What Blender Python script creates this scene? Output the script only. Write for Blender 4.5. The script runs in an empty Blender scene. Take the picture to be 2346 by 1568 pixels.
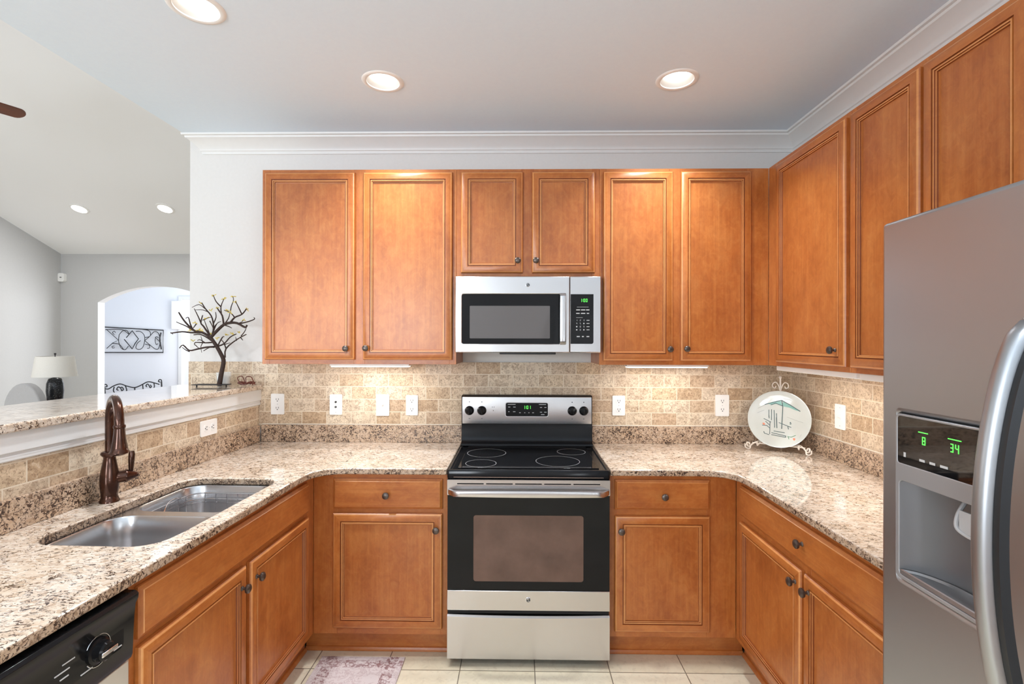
import bpy, bmesh, math, random
from mathutils import Matrix, Vector
random.seed(7)
R = math.radians
C = bpy.context.scene.collection
scene = bpy.context.scene

# ------------------------------------------------------------------ camera
FPX = 1139.94
yaw, pit, rol = .0155, .0008, .0020
cam_d = bpy.data.cameras.new('camera'); cam = bpy.data.objects.new('camera', cam_d); C.objects.link(cam)
cam_d.sensor_fit = 'HORIZONTAL'; cam_d.sensor_width = 36.0; cam_d.lens = 36.0 * FPX / 2346.0
cam_d.clip_start = .02; cam_d.clip_end = 100
_r = Vector((math.cos(yaw), math.sin(yaw), 0)); _f = Vector((-math.sin(yaw), math.cos(yaw), 0)); _u = Vector((0, 0, 1))
_f2 = _f * math.cos(pit) + _u * math.sin(pit); _u2 = _u * math.cos(pit) - _f * math.sin(pit)
_r3 = _r * math.cos(rol) + _u2 * math.sin(rol); _u3 = _u2 * math.cos(rol) - _r * math.sin(rol)
CAM = Vector((-.042, -2.9823, 1.5114))
cam.matrix_world = Matrix(((_r3.x, _u3.x, -_f2.x, CAM.x), (_r3.y, _u3.y, -_f2.y, CAM.y), (_r3.z, _u3.z, -_f2.z, CAM.z), (0, 0, 0, 1)))
scene.camera = cam
# ------------------------------------------------------------------ world, view, big lights
w = bpy.data.worlds.new('world'); scene.world = w; w.use_nodes = True
w.node_tree.nodes['Background'].inputs[0].default_value = (.86, .93, 1.0, 1)
w.node_tree.nodes['Background'].inputs[1].default_value = 1.2
scene.view_settings.view_transform = 'Standard'; scene.view_settings.look = 'None'
scene.view_settings.exposure = 0.05; scene.view_settings.gamma = 1.0; scene.view_settings.use_curve_mapping = False
scene.cycles.use_denoising = True
try: scene.cycles.denoiser = 'OPENIMAGEDENOISE'
except Exception: pass
scene.cycles.max_bounces = 10; scene.cycles.diffuse_bounces = 6; scene.cycles.glossy_bounces = 5
scene.cycles.sample_clamp_indirect = 6.0; scene.cycles.caustics_reflective = False; scene.cycles.caustics_refractive = False

def area(name, loc, rot, sx, sy, power, col=(1, 1, 1), shape='RECTANGLE', spread=None):
    d = bpy.data.lights.new(name, 'AREA'); d.shape = shape; d.size = sx
    if shape in ('RECTANGLE', 'ELLIPSE'): d.size_y = sy
    d.energy = power; d.color = col
    if spread: d.spread = spread
    o = bpy.data.objects.new(name, d); C.objects.link(o); o.location = loc; o.rotation_euler = rot
    return o
# daylight fill: unseen lamps added behind the camera, in living and dining room
area('daylight_fill', (-4.0, -5.85, 1.5), (R(112), 0, 0), 2.8, 1.8, 112, (.88, .94, 1))
area('daylight_fill', (-1.80, -5.85, 1.65), (R(122), 0, 0), .8, 1.3, 74, (.85, .93, 1))  # tilted up to brighten the ceiling, at an added window
area('daylight_fill', (1.50, -4.6, 1.45), (0, R(118), 0), 1.7, 1.7, 84, (.85, .93, 1))  # added fill for the kitchen's right side, no window built there
area('daylight_fill', (-6.35, -1.2, 1.5), (0, R(-90), 0), 1.9, 3.2, 42, (1, .99, .98))
area('daylight_fill', (-4.45, 5.2, 1.6), (0, R(90), 0), 1.8, 1.8, 80, (.95, .97, 1))

# ------------------------------------------------------------------ mesh helpers
def lin(r, g, b):
    return tuple(((c / 255) / 12.92 if c / 255 <= .04045 else ((c / 255 + .055) / 1.055) ** 2.4) for c in (r, g, b)) + (1,)

ROOT = {}
class MB:
    def __init__(s, M=None): s.v = []; s.f = []; s.m = []; s.uv = []; s.M = M
    def pt(s, p):
        p = Vector(p)
        if s.M is not None: p = s.M @ p
        s.v.append(p); return len(s.v) - 1
    def face(s, idx, mat=0, uv=None):
        s.f.append(tuple(idx)); s.m.append(mat); s.uv.append(uv)
    def box(s, x0, x1, y0, y1, z0, z1, g='z', mat=0):
        o = (random.random() * 7, random.random() * 7)
        P = [(x, y, z) for z in (z0, z1) for y in (y0, y1) for x in (x0, x1)]
        b = [s.pt(p) for p in P]
        F = [((0, 2, 3, 1), 2), ((4, 5, 7, 6), 2), ((0, 1, 5, 4), 1), ((2, 6, 7, 3), 1), ((0, 4, 6, 2), 0), ((1, 3, 7, 5), 0)]
        gi = 'xyz'.index(g)
        for q, n in F:
            ax = [a for a in range(3) if a != n]
            if gi in ax: ua = gi; va = [a for a in ax if a != gi][0]
            else: ua, va = ax[1], ax[0]
            k = 0 if g in 'T' else 1
            s.face([b[i] for i in q], mat, [(P[i][ua] + s.uo(o[0]), P[i][va] + s.uo(o[1])) for i in q])
        return s
    def uo(s, v): return 0 if getattr(s, 'nooff', False) else v
    def loft(s, loops, cap0=False, cap1=False, closed=True, mat=0, flip=False):
        L = [[s.pt(p) for p in lp] for lp in loops]; n = len(L[0])
        for a, b in zip(L[:-1], L[1:]):
            for i in range(n if closed else n - 1):
                j = (i + 1) % n
                q = (a[i], a[j], b[j], b[i]); s.face(q[::-1] if flip else q, mat)
        if cap0: s.face(L[0] if flip else L[0][::-1], mat)
        if cap1: s.face(L[-1][::-1] if flip else L[-1], mat)
        return s
    def lathe(s, prof, c=(0, 0, 0), n=24, axis='z', mat=0, cap0=True, cap1=True):
        def P(r, h, a):
            x, y = r * math.cos(a), r * math.sin(a)
            if axis == 'z': q = (x, y, h)
            elif axis == 'y': q = (x, h, -y)   # h along +y
            else: q = (h, x, y)
            return (q[0] + c[0], q[1] + c[1], q[2] + c[2])
        s.loft([[P(max(r, 1e-5), h, 2 * math.pi * k / n) for k in range(n)] for r, h in prof], cap0, cap1, mat=mat)
        return s
    def tube(s, pts, r, n=8, closed=False, mat=0):
        pts = [Vector(p) for p in pts]; m = len(pts)
        rs = r if isinstance(r, (list, tuple)) else [r] * m
        T = []
        for i in range(m):
            a = pts[(i - 1) % m] if (closed or i) else pts[0]; b = pts[(i + 1) % m] if (closed or i < m - 1) else pts[-1]
            t = b - a; T.append(t.normalized() if t.length > 1e-9 else Vector((0, 0, 1)))
        up = Vector((0, 0, 1)) if abs(T[0].z) < .9 else Vector((1, 0, 0))
        nrm = (up - T[0] * up.dot(T[0])).normalized(); loops = []
        for i in range(m):
            nrm = (nrm - T[i] * nrm.dot(T[i]))
            nrm = nrm.normalized() if nrm.length > 1e-6 else T[i].orthogonal().normalized()
            bn = T[i].cross(nrm)
            loops.append([pts[i] + (nrm * math.cos(2 * math.pi * k / n) + bn * math.sin(2 * math.pi * k / n)) * rs[i] for k in range(n)])
        if closed: loops.append(loops[0])
        s.loft(loops, not closed, not closed, mat=mat)
        return s
    def ball(s, c, r, n=10, sc=(1, 1, 1), mat=0):
        k = max(4, n // 2)
        loops = [[(c[0] + r * sc[0] * math.sin(math.pi * i / k) * math.cos(2 * math.pi * j / n), c[1] + r * sc[1] * math.sin(math.pi * i / k) * math.sin(2 * math.pi * j / n), c[2] - r * sc[2] * math.cos(math.pi * i / k)) for j in range(n)] for i in range(1, k)]
        s.loft(loops, True, True, mat=mat); return s
    def prism(s, poly, ax, a0, a1, g=None, mat=0):
        # poly = list of 2D points in the plane of the two other axes (cyclic order), extruded along ax
        o = (random.random() * 7, random.random() * 7)
        def P(p, a):
            if ax == 'x': return (a, p[0], p[1])
            if ax == 'y': return (p[0], a, p[1])
            return (p[0], p[1], a)
        A = [P(p, a0) for p in poly]; B = [P(p, a1) for p in poly]
        ia = [s.pt(p) for p in A]; ib = [s.pt(p) for p in B]; n = len(poly)
        gi = 'xyz'.index(g or ax)
        def uvf(ps):
            u = []; acc = 0
            for p in ps: u.append((p[gi] + o[0], sum(p[k] for k in range(3) if k != gi) + o[1]))
            return u
        for i in range(n):
            j = (i + 1) % n
            s.face((ia[i], ia[j], ib[j], ib[i]), mat, uvf([A[i], A[j], B[j], B[i]]))
        s.face(ia[::-1], mat, uvf(A[::-1])); s.face(ib, mat, uvf(B))
        return s
    def plate(s, outer, holes, z0, z1, mat=0, edge=None):
        """flat slab with holes in the xy plane"""
        bm = bmesh.new(); loops = []
        for lp in [outer] + holes:
            vs = [bm.verts.new((p[0], p[1], 0)) for p in lp]; loops.append(vs)
            for i in range(len(vs)): bm.edges.new((vs[i], vs[(i + 1) % len(vs)]))
        bmesh.ops.triangle_fill(bm, use_beauty=True, use_dissolve=False, edges=bm.edges[:], normal=(0, 0, 1))
        bm.verts.index_update()
        vl = [v.co.copy() for v in bm.verts]
        top = [s.pt((v.x, v.y, z1)) for v in vl]; bot = [s.pt((v.x, v.y, z0)) for v in vl]
        for f in bm.faces:
            ix = [v.index for v in f.verts]
            if f.normal.z < 0: ix = ix[::-1]
            s.face([top[i] for i in ix], mat); s.face([bot[i] for i in ix[::-1]], mat)
        for li, vs in enumerate(loops):
            n = len(vs)
            for i in range(n):
                a, b = vs[i].index, vs[(i + 1) % n].index
                s.face((bot[a], bot[b], top[b], top[a]), mat if edge is None else edge)
        bm.free(); return s
    def build(s, name, mats, parent=None, bevel=0, segs=2, world=False, fix=True, smooth=35, sub=0):
        me = bpy.data.meshes.new(name)
        V = s.v
        if world and parent is not None: 
            Mi = ROOT[parent.name].inverted(); V = [Mi @ p for p in V]
        me.from_pydata([tuple(p) for p in V], [], s.f)
        if not isinstance(mats, (list, tuple)): mats = [mats]
        for m in mats: me.materials.append(m)
        for p, mi in zip(me.polygons, s.m): p.material_index = mi
        ul = me.uv_layers.new(name='UVMap')
        for p, u in zip(me.polygons, s.uv):
            if u:
                for li, q in zip(p.loop_indices, u): ul.data[li].uv = q
            else:
                for li in p.loop_indices:
                    c = V[me.loops[li].vertex_index]; ul.data[li].uv = (c.x + c.y, c.z)
        if fix:
            bm = bmesh.new(); bm.from_mesh(me); bmesh.ops.recalc_face_normals(bm, faces=bm.faces[:]); bm.to_mesh(me); bm.free()
        me.shade_smooth()
        me.set_sharp_from_angle(angle=R(smooth))
        me.update()
        o = bpy.data.objects.new(name, me); C.objects.link(o)
        if parent is not None: o.parent = parent; ROOT[o.name] = ROOT[parent.name]
        else: ROOT[o.name] = Matrix.Identity(4)
        if bevel:
            b = o.modifiers.new('bevel', 'BEVEL'); b.width = bevel; b.segments = segs; b.limit_method = 'ANGLE'; b.angle_limit = R(40)
        if sub:
            b = o.modifiers.new('sub', 'SUBSURF'); b.levels = sub; b.render_levels = sub
        return o

def thing(name, label, cat, loc=(0, 0, 0), rotz=0, group=None):
    o = bpy.data.objects.new(name, None); C.objects.link(o)
    o.empty_display_size = .1; o.location = loc; o.rotation_euler = (0, 0, rotz)
    ROOT[o.name] = Matrix.Translation(loc) @ Matrix.Rotation(rotz, 4, 'Z')
    return tag(o, label, cat, group)
def tag(o, label, cat, group=None):
    o['label'] = label; o['category'] = cat
    if group: o['group'] = group
    return o
def struct(o, label=None):
    o['kind'] = 'structure'
    if label: o['label'] = label
    return o
def bx(name, x0, x1, y0, y1, z0, z1, mat, parent=None, g='z', bevel=0, world=False, nooff=False, M=None):
    m = MB(M); m.nooff = nooff
    return m.box(x0, x1, y0, y1, z0, z1, g).build(name, mat, parent, bevel, world=world)
def rrect(x0, x1, y0, y1, r, n=6):
    P = []
    for cx, cy, a0 in ((x1 - r, y1 - r, 0), (x0 + r, y1 - r, 90), (x0 + r, y0 + r, 180), (x1 - r, y0 + r, 270)):
        for k in range(n + 1):
            a = R(a0 + 90 * k / n); P.append((cx + r * math.cos(a), cy + r * math.sin(a)))
    return P
def smooth(pts, k=5, closed=False):
    P = [Vector(p) for p in pts]; n = len(P); out = []
    rng = range(n) if closed else range(n - 1)
    for i in rng:
        if closed: p0, p1, p2, p3 = P[i - 1], P[i], P[(i + 1) % n], P[(i + 2) % n]
        else: p0, p1, p2, p3 = P[max(i - 1, 0)], P[i], P[i + 1], P[min(i + 2, n - 1)]
        for j in range(k):
            t = j / k
            out.append(.5 * ((2 * p1) + (p2 - p0) * t + (2 * p0 - 5 * p1 + 4 * p2 - p3) * t * t + (3 * p1 - p0 - 3 * p2 + p3) * t ** 3))
    if not closed: out.append(P[-1])
    return out

# ------------------------------------------------------------------ materials
def newmat(name):
    m = bpy.data.materials.new(name); m.use_nodes = True
    nt = m.node_tree; b = nt.nodes['Principled BSDF']
    return m, nt, b
def node(nt, t, **kw):
    n = nt.nodes.new(t)
    for k, v in kw.items():
        if k.startswith('_'): n.inputs[k[1:]].default_value = v
        else: setattr(n, k, v)
    return n
def ramp(nt, fac, stops, interp='LINEAR'):
    r = nt.nodes.new('ShaderNodeValToRGB'); r.color_ramp.interpolation = interp
    e = r.color_ramp.elements
    while len(e) < len(stops): e.new(.5)
    for el, (p, c) in zip(e, stops): el.position = p; el.color = c
    nt.links.new(fac, r.inputs[0]); return r.outputs[0]
def mix(nt, fac, a, b, mode='MIX'):
    n = nt.nodes.new('ShaderNodeMix'); n.data_type = 'RGBA'; n.blend_type = mode
    for s, v in ((n.inputs[0], fac), (n.inputs[6], a), (n.inputs[7], b)):
        if isinstance(v, (int, float)): s.default_value = v
        elif isinstance(v, tuple): s.default_value = v
        else: nt.links.new(v, s)
    return n.outputs[2]
def noise(nt, vec, scale, detail=4, rough=.55, dist=0):
    n = node(nt, 'ShaderNodeTexNoise', _Scale=scale, _Detail=detail, _Roughness=rough, _Distortion=dist)
    nt.links.new(vec, n.inputs['Vector']); return n.outputs['Fac']
def mapping(nt, src, scale=(1, 1, 1), loc=(0, 0, 0), rot=(0, 0, 0)):
    m = node(nt, 'ShaderNodeMapping'); m.inputs['Scale'].default_value = scale; m.inputs['Location'].default_value = loc
    m.inputs['Rotation'].default_value = rot
    nt.links.new(src, m.inputs['Vector']); return m.outputs[0]
def bump(nt, b, h, strength=.2, dist=.002):
    n = node(nt, 'ShaderNodeBump', _Strength=strength, _Distance=dist); nt.links.new(h, n.inputs['Height']); nt.links.new(n.outputs[0], b.inputs['Normal'])
def plain(name, col, rough=.5, metal=0, coat=0, spec=.5, emis=None, estr=0, var=.0, scale=20):
    m, nt, b = newmat(name)
    b.inputs['Base Color'].default_value = col; b.inputs['Roughness'].default_value = rough; b.inputs['Metallic'].default_value = metal
    b.inputs['Coat Weight'].default_value = coat; b.inputs['Specular IOR Level'].default_value = spec
    if emis: b.inputs['Emission Color'].default_value = emis; b.inputs['Emission Strength'].default_value = estr
    if var:
        tc = node(nt, 'ShaderNodeTexCoord'); f = noise(nt, tc.outputs['Object'], scale, 4)
        lo = tuple(c * (1 - var) for c in col[:3]) + (1,); hi = tuple(min(1, c * (1 + var)) for c in col[:3]) + (1,)
        nt.links.new(ramp(nt, f, [(.3, lo), (.7, hi)]), b.inputs['Base Color'])
    return m

def wood_mat(name, dark, mid, light, rough=.36, coat=.25):
    m, nt, b = newmat(name); tc = node(nt, 'ShaderNodeTexCoord'); uv = tc.outputs['UV']
    f1 = noise(nt, mapping(nt, uv, (2.2, 60, 1)), 1.0, 7, .68, .5)
    f2 = noise(nt, mapping(nt, uv, (5.0, 9.0, 1)), 1.0, 3, .5)
    f3 = noise(nt, mapping(nt, uv, (14, 260, 1)), 1.0, 3, .6)
    f4 = noise(nt, mapping(nt, uv, (1.2, 3.2, 1)), 1.0, 2, .5)
    c = ramp(nt, f2, [(.25, dark), (.5, mid), (.78, light)])
    c = mix(nt, .40, c, ramp(nt, f1, [(.34, dark), (.52, mid), (.68, light)]))
    c = mix(nt, .25, c, ramp(nt, f4, [(.3, dark), (.7, light)]))
    f5 = noise(nt, mapping(nt, uv, (22, 30, 1)), 1.0, 5, .7, .8)
    c = mix(nt, .28, c, ramp(nt, f5, [(.32, dark), (.5, mid), (.70, light)]))
    c = mix(nt, ramp(nt, f3, [(.60, (0, 0, 0, 1)), (.78, (.35, .35, .35, 1))]), c, dark)
    nt.links.new(c, b.inputs['Base Color'])
    b.inputs['Roughness'].default_value = rough; b.inputs['Coat Weight'].default_value = coat; b.inputs['Coat Roughness'].default_value = .25
    bump(nt, b, f3, .05, .0006); return m
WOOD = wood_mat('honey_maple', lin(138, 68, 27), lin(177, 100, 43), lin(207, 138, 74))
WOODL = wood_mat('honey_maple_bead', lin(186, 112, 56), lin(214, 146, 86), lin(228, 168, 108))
WOODD = wood_mat('honey_maple_groove', lin(118, 58, 26), lin(134, 70, 32), lin(150, 82, 40))  # darker wood tone for the grooves of the door moulding

def granite_mat(name='granite', k=0.0, tone=1.0):
    m, nt, b = newmat(name); tc = node(nt, 'ShaderNodeTexCoord'); P = tc.outputs['Object']
    wn = node(nt, 'ShaderNodeTexNoise', _Scale=34, _Detail=4); nt.links.new(P, wn.inputs['Vector'])
    w2 = node(nt, 'ShaderNodeVectorMath', operation='MULTIPLY_ADD'); nt.links.new(wn.outputs['Color'], w2.inputs[0]); w2.inputs[1].default_value = (.035, .035, .035); nt.links.new(P, w2.inputs[2])
    Q = w2.outputs[0]
    QE = mapping(nt, Q, (.42, 1.25, 1.3), rot=(0, 0, .22)) if not k else mapping(nt, Q, (.9, 1.0, 1.1))
    v = node(nt, 'ShaderNodeTexVoronoi', _Scale=125); nt.links.new(QE, v.inputs['Vector'])
    sep = node(nt, 'ShaderNodeSeparateColor'); nt.links.new(v.outputs['Color'], sep.inputs[0])
    base = ramp(nt, sep.outputs[0], [(.0, lin(214, 198, 180)), (.3, lin(226, 214, 200)), (.55, lin(208, 190, 170)), (.75, lin(222, 208, 192)), (.92, lin(190, 168, 146))], 'CONSTANT')
    big = noise(nt, P, 9, 4, .6)
    base = mix(nt, min(.9, k * 5), base, lin(176, 144, 114))
    base = mix(nt, ramp(nt, big, [(.42, (0, 0, 0, 1)), (.66, (.35 + k * 2,) * 3 + (1,))]), base, lin(196, 166, 134))
    # dark crystal outlines, broken up by a coarser noise
    e = node(nt, 'ShaderNodeTexVoronoi', feature='DISTANCE_TO_EDGE', _Scale=80); nt.links.new(QE, e.inputs['Vector'])
    d0 = noise(nt, P, 40, 3, .6)
    s1 = node(nt, 'ShaderNodeMath', operation='MULTIPLY_ADD'); nt.links.new(d0, s1.inputs[0]); s1.inputs[1].default_value = -.55; nt.links.new(e.outputs['Distance'], s1.inputs[2])
    m1 = ramp(nt, s1.outputs[0], [(-.001, (1, 1, 1, 1)), (.0, (1, 1, 1, 1))])
    s2 = node(nt, 'ShaderNodeMapRange'); s2.inputs['From Min'].default_value = -.258 + k * .25; s2.inputs['From Max'].default_value = -.290 + k * .25; nt.links.new(s1.outputs[0], s2.inputs['Value'])
    c = mix(nt, s2.outputs[0], base, lin(86, 64, 50))
    d1 = noise(nt, QE, 115, 4, .62)
    n = node(nt, 'ShaderNodeMath', operation='MULTIPLY_ADD'); nt.links.new(big, n.inputs[0]); n.inputs[1].default_value = .4; nt.links.new(d1, n.inputs[2])
    c = mix(nt, ramp(nt, n.outputs[0], [(.79 - k * .35, (0, 0, 0, 1)), (.83 - k * .35, (1, 1, 1, 1))]), c, lin(62, 45, 36))
    d2 = noise(nt, QE, 55, 3, .6)
    c = mix(nt, ramp(nt, d2, [(.60 - k * .3, (0, 0, 0, 1)), (.68 - k * .3, (.45 + k * 2,) * 3 + (1,))]), c, lin(132, 104, 82))
    nt.links.new(c, b.inputs['Base Color']); b.inputs['Roughness'].default_value = .09 if not k else .38; b.inputs['Coat Weight'].default_value = .6 if not k else 0; b.inputs['Coat Roughness'].default_value = .015
    return m
GRANITE = granite_mat()
GRAN_SHADED = granite_mat('granite_shaded', .12)  # same stone, darkened to paint in the weaker light on upright faces

def tile_mat(name, bw, bh, loc, off, cols, mortar, msize, rough, nscale=38, streak=.35):
    m, nt, b = newmat(name); tc = node(nt, 'ShaderNodeTexCoord')
    uv = mapping(nt, tc.outputs['UV'], (1, 1, 1), loc)
    def brick(a, c, bias):
        k = node(nt, 'ShaderNodeTexBrick', offset=off, offset_frequency=2, _Scale=1.0)
        k.inputs['Brick Width'].default_value = bw; k.inputs['Row Height'].default_value = bh; k.inputs['Mortar Size'].default_value = msize
        k.inputs['Mortar Smooth'].default_value = .15; k.inputs['Bias'].default_value = bias
        k.inputs['Color1'].default_value = a; k.inputs['Color2'].default_value = c; k.inputs['Mortar'].default_value = mortar
        nt.links.new(uv, k.inputs['Vector']); return k
    k = brick((0, 0, 0, 1), (1, 1, 1, 1), 0)
    sp = node(nt, 'ShaderNodeSeparateColor'); nt.links.new(k.outputs['Color'], sp.inputs[0])
    c = ramp(nt, sp.outputs[0], [(i / (len(cols) - 1), x) for i, x in enumerate(cols)])
    P = tc.outputs['Object']
    add = node(nt, 'ShaderNodeVectorMath', operation='MULTIPLY_ADD'); nt.links.new(k.outputs['Color'], add.inputs[0]); add.inputs[1].default_value = (9, 9, 9); nt.links.new(P, add.inputs[2])
    n1 = noise(nt, add.outputs[0], nscale, 6, .65, 1.2); n2 = noise(nt, add.outputs[0], nscale * .35, 4, .6, .8); n3 = noise(nt, add.outputs[0], nscale * 2.6, 3, .6)
    c = mix(nt, ramp(nt, n2, [(.44, (0, 0, 0, 1)), (.66, (streak * .45,) * 3 + (1,))]), c, lin(150, 118, 86))
    c = mix(nt, ramp(nt, n1, [(.50, (0, 0, 0, 1)), (.585, (streak * .7,) * 3 + (1,)), (.64, (streak * .1,) * 3 + (1,))]), c, lin(132, 104, 80))
    c = mix(nt, ramp(nt, n1, [(.30, (streak * .6,) * 3 + (1,)), (.42, (0, 0, 0, 1))]), c, lin(236, 222, 200))
    c = mix(nt, ramp(nt, n3, [(.57, (0, 0, 0, 1)), (.66, (streak * .8,) * 3 + (1,))]), c, lin(104, 78, 56))
    c = mix(nt, k.outputs['Fac'], c, mortar)
    nt.links.new(c, b.inputs['Base Color']); b.inputs['Roughness'].default_value = rough
    iv = node(nt, 'ShaderNodeMath', operation='SUBTRACT'); iv.inputs[0].default_value = 1; nt.links.new(k.outputs['Fac'], iv.inputs[1])
    h = node(nt, 'ShaderNodeMath', operation='MULTIPLY_ADD'); nt.links.new(n1, h.inputs[0]); h.inputs[1].default_value = -.35; nt.links.new(iv.outputs[0], h.inputs[2])
    bump(nt, b, h.outputs[0], .35, .002); return m
TRAV = tile_mat('travertine', .1495, .0755, (1.575 + .1495 * 20, -1.018 + .0755 * 20, 0), .5,
                [lin(190, 162, 130), lin(214, 194, 166), lin(224, 208, 184), lin(208, 182, 148), lin(228, 214, 192), lin(194, 168, 140), lin(220, 202, 176), lin(204, 184, 160)],
                lin(222, 208, 186), .0025, .5, 46, .8)
FLOORT = tile_mat('floor_tile', .345, .345, (-.03 + .345 * 20, .695 + .345 * 20, 0), 0.0,
                  [lin(208, 197, 170), lin(216, 205, 180), lin(222, 212, 188)], lin(120, 108, 90), .0025, .32, 14, .14)

def steel_mat(name, col, rough, ax=(400, 400, 3), bs=.03):
    m, nt, b = newmat(name); tc = node(nt, 'ShaderNodeTexCoord')
    f = noise(nt, mapping(nt, tc.outputs['Object'], ax), 1.0, 3, .6)
    g = noise(nt, tc.outputs['Object'], 3.0, 3)
    b.inputs['Base Color'].default_value = col; b.inputs['Metallic'].default_value = 1
    b.inputs['Roughness'].default_value = rough
    if bs > .02: bump(nt, b, f, bs, .0004)
    return m
STEEL = steel_mat('brushed_steel', (.60, .58, .575, 1), .27, (3, 3, 420), .010)
STEELV = steel_mat('brushed_steel_vertical', (.43, .45, .475, 1), .38, (420, 420, 3), .015)
SINKM = steel_mat('sink_steel', (.62, .62, .63, 1), .26, (6, 6, 300), .03)
CHROME = plain('chrome', (.8, .8, .82, 1), .12, 1)
BLACKG = plain('black_glass', (.008, .008, .009, 1), .05, spec=.22)
BLACKE = plain('black_enamel', (.009, .009, .010, 1), .14, spec=.22)
BLACKP = plain('black_plastic', (.02, .02, .021, 1), .35)
DARKGAP = plain('dark_gap', (.01, .01, .01, 1), .8)
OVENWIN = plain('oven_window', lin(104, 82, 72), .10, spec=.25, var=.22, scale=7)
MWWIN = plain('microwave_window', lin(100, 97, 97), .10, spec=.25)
WHITEP = plain('white_plastic', lin(240, 240, 238), .35)
WPAINT = plain('wall_paint', lin(220, 219, 217), .85, var=.015, scale=60)
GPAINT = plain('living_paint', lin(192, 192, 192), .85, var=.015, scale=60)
CPAINT = plain('ceiling_paint', lin(226, 241, 255), .9, var=.01, scale=60)
TPAINT = plain('trim_paint', lin(226, 227, 226), .4, var=.01, scale=30)
BRONZE = plain('knob_bronze', lin(98, 88, 82), .34, .8, var=.3, scale=60)
ORB = plain('oil_rubbed_bronze', lin(74, 46, 34), .22, .75, .3, var=.35, scale=30)
WIRON = plain('white_iron', lin(226, 216, 204), .5)
BIRON = plain('black_iron', lin(48, 48, 50), .6, .3)
CERAM = plain('plate_glaze', lin(192, 195, 188), .12, 0, .5, var=.03, scale=12)
GREENE = plain('green_led', (.02, .3, .03, 1), .5, emis=(.15, 1, .12, 1), estr=1.3)
GREYMARK = plain('legend_ink', lin(205, 205, 205), .6)
INK = plain('dark_ink', lin(60, 60, 62), .6)
LENS = plain('lamp_lens', (1, 1, 1, 1), .5, emis=(1, .985, .96, 1), estr=4.0)
TUBEE = plain('light_diffuser', (1, 1, 1, 1), .5, emis=(1, .97, .9, 1), estr=1.5)
BARK = plain('bark', lin(52, 35, 28), .8, var=.4, scale=120)
YELL = plain('yellow_blossom', lin(216, 196, 96), .6, var=.2, scale=200)
FANW = wood_mat('fan_walnut', lin(48, 18, 8), lin(92, 38, 16), lin(120, 54, 24), .35)
SHADE = plain('lamp_shade_linen', lin(232, 230, 224), .8, var=.03, scale=200)
GREYF = plain('grey_upholstery', lin(176, 176, 178), .9, var=.04, scale=150)
HARDW = wood_mat('rear_hardwood', lin(96, 62, 42), lin(132, 88, 60), lin(158, 110, 78), .35)
DWHITE = plain('dining_paint', lin(238, 240, 244), .85)

def lampbase_mat():
    m, nt, b = newmat('speckled_black_glaze'); tc = node(nt, 'ShaderNodeTexCoord')
    v = node(nt, 'ShaderNodeTexVoronoi', _Scale=120); nt.links.new(tc.outputs['Object'], v.inputs['Vector'])
    nt.links.new(ramp(nt, v.outputs['Distance'], [(.12, lin(190, 195, 200)), (.2, lin(22, 27, 33))]), b.inputs['Base Color']); b.inputs['Roughness'].default_value = .2
    return m
SPECK = lampbase_mat()
def rug_mat():
    m, nt, b = newmat('faded_rug'); tc = node(nt, 'ShaderNodeTexCoord'); P = tc.outputs['Object']
    base = lin(200, 188, 186)
    n1 = noise(nt, P, 26, 5, .65, 1.5); n2 = noise(nt, P, 60, 4, .6, .8); n3 = noise(nt, P, 7, 3)
    c = mix(nt, ramp(nt, n1, [(.5, (0, 0, 0, 1)), (.56, (.55, .55, .55, 1)), (.62, (0, 0, 0, 1))]), base, lin(150, 116, 118))
    # border bands measured from the rug's edges
    sx = node(nt, 'ShaderNodeSeparateXYZ'); nt.links.new(P, sx.inputs[0])
    def band(inp, c0, hw):
        a = node(nt, 'ShaderNodeMath', operation='SUBTRACT'); nt.links.new(inp, a.inputs[0]); a.inputs[1].default_value = c0
        d = node(nt, 'ShaderNodeMath', operation='ABSOLUTE'); nt.links.new(a.outputs[0], d.inputs[0])
        l = node(nt, 'ShaderNodeMath', operation='LESS_THAN'); nt.links.new(d.outputs[0], l.inputs[0]); l.inputs[1].default_value = hw
        return l.outputs[0]
    def mx(a, b2, op='MAXIMUM'):
        n = node(nt, 'ShaderNodeMath', operation=op); nt.links.new(a, n.inputs[0]); nt.links.new(b2, n.inputs[1]); return n.outputs[0]
    wide = mx(mx(band(sx.outputs[0], .345, .026), band(sx.outputs[1], -.055, .026)), band(sx.outputs[0], .055, .026))
    pat = ramp(nt, n2, [(.47, (0, 0, 0, 1)), (.55, (.85, .85, .85, 1))])
    sp = node(nt, 'ShaderNodeSeparateColor'); nt.links.new(pat, sp.inputs[0])
    c = mix(nt, mx(wide, sp.outputs[0], 'MULTIPLY'), c, lin(120, 72, 72))
    c = mix(nt, ramp(nt, n3, [(.4, (0, 0, 0, 1)), (.8, (.3, .3, .3, 1))]), c, lin(214, 206, 204))
    nt.links.new(c, b.inputs['Base Color']); b.inputs['Roughness'].default_value = .95
    return m
RUG = rug_mat()
def glass_mat():
    m, nt, b = newmat('clear_glass'); b.inputs['Base Color'].default_value = (.9, .95, .95, 1); b.inputs['Alpha'].default_value = .28; b.inputs['Roughness'].default_value = .05
    return m
GLASS = glass_mat()

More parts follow.
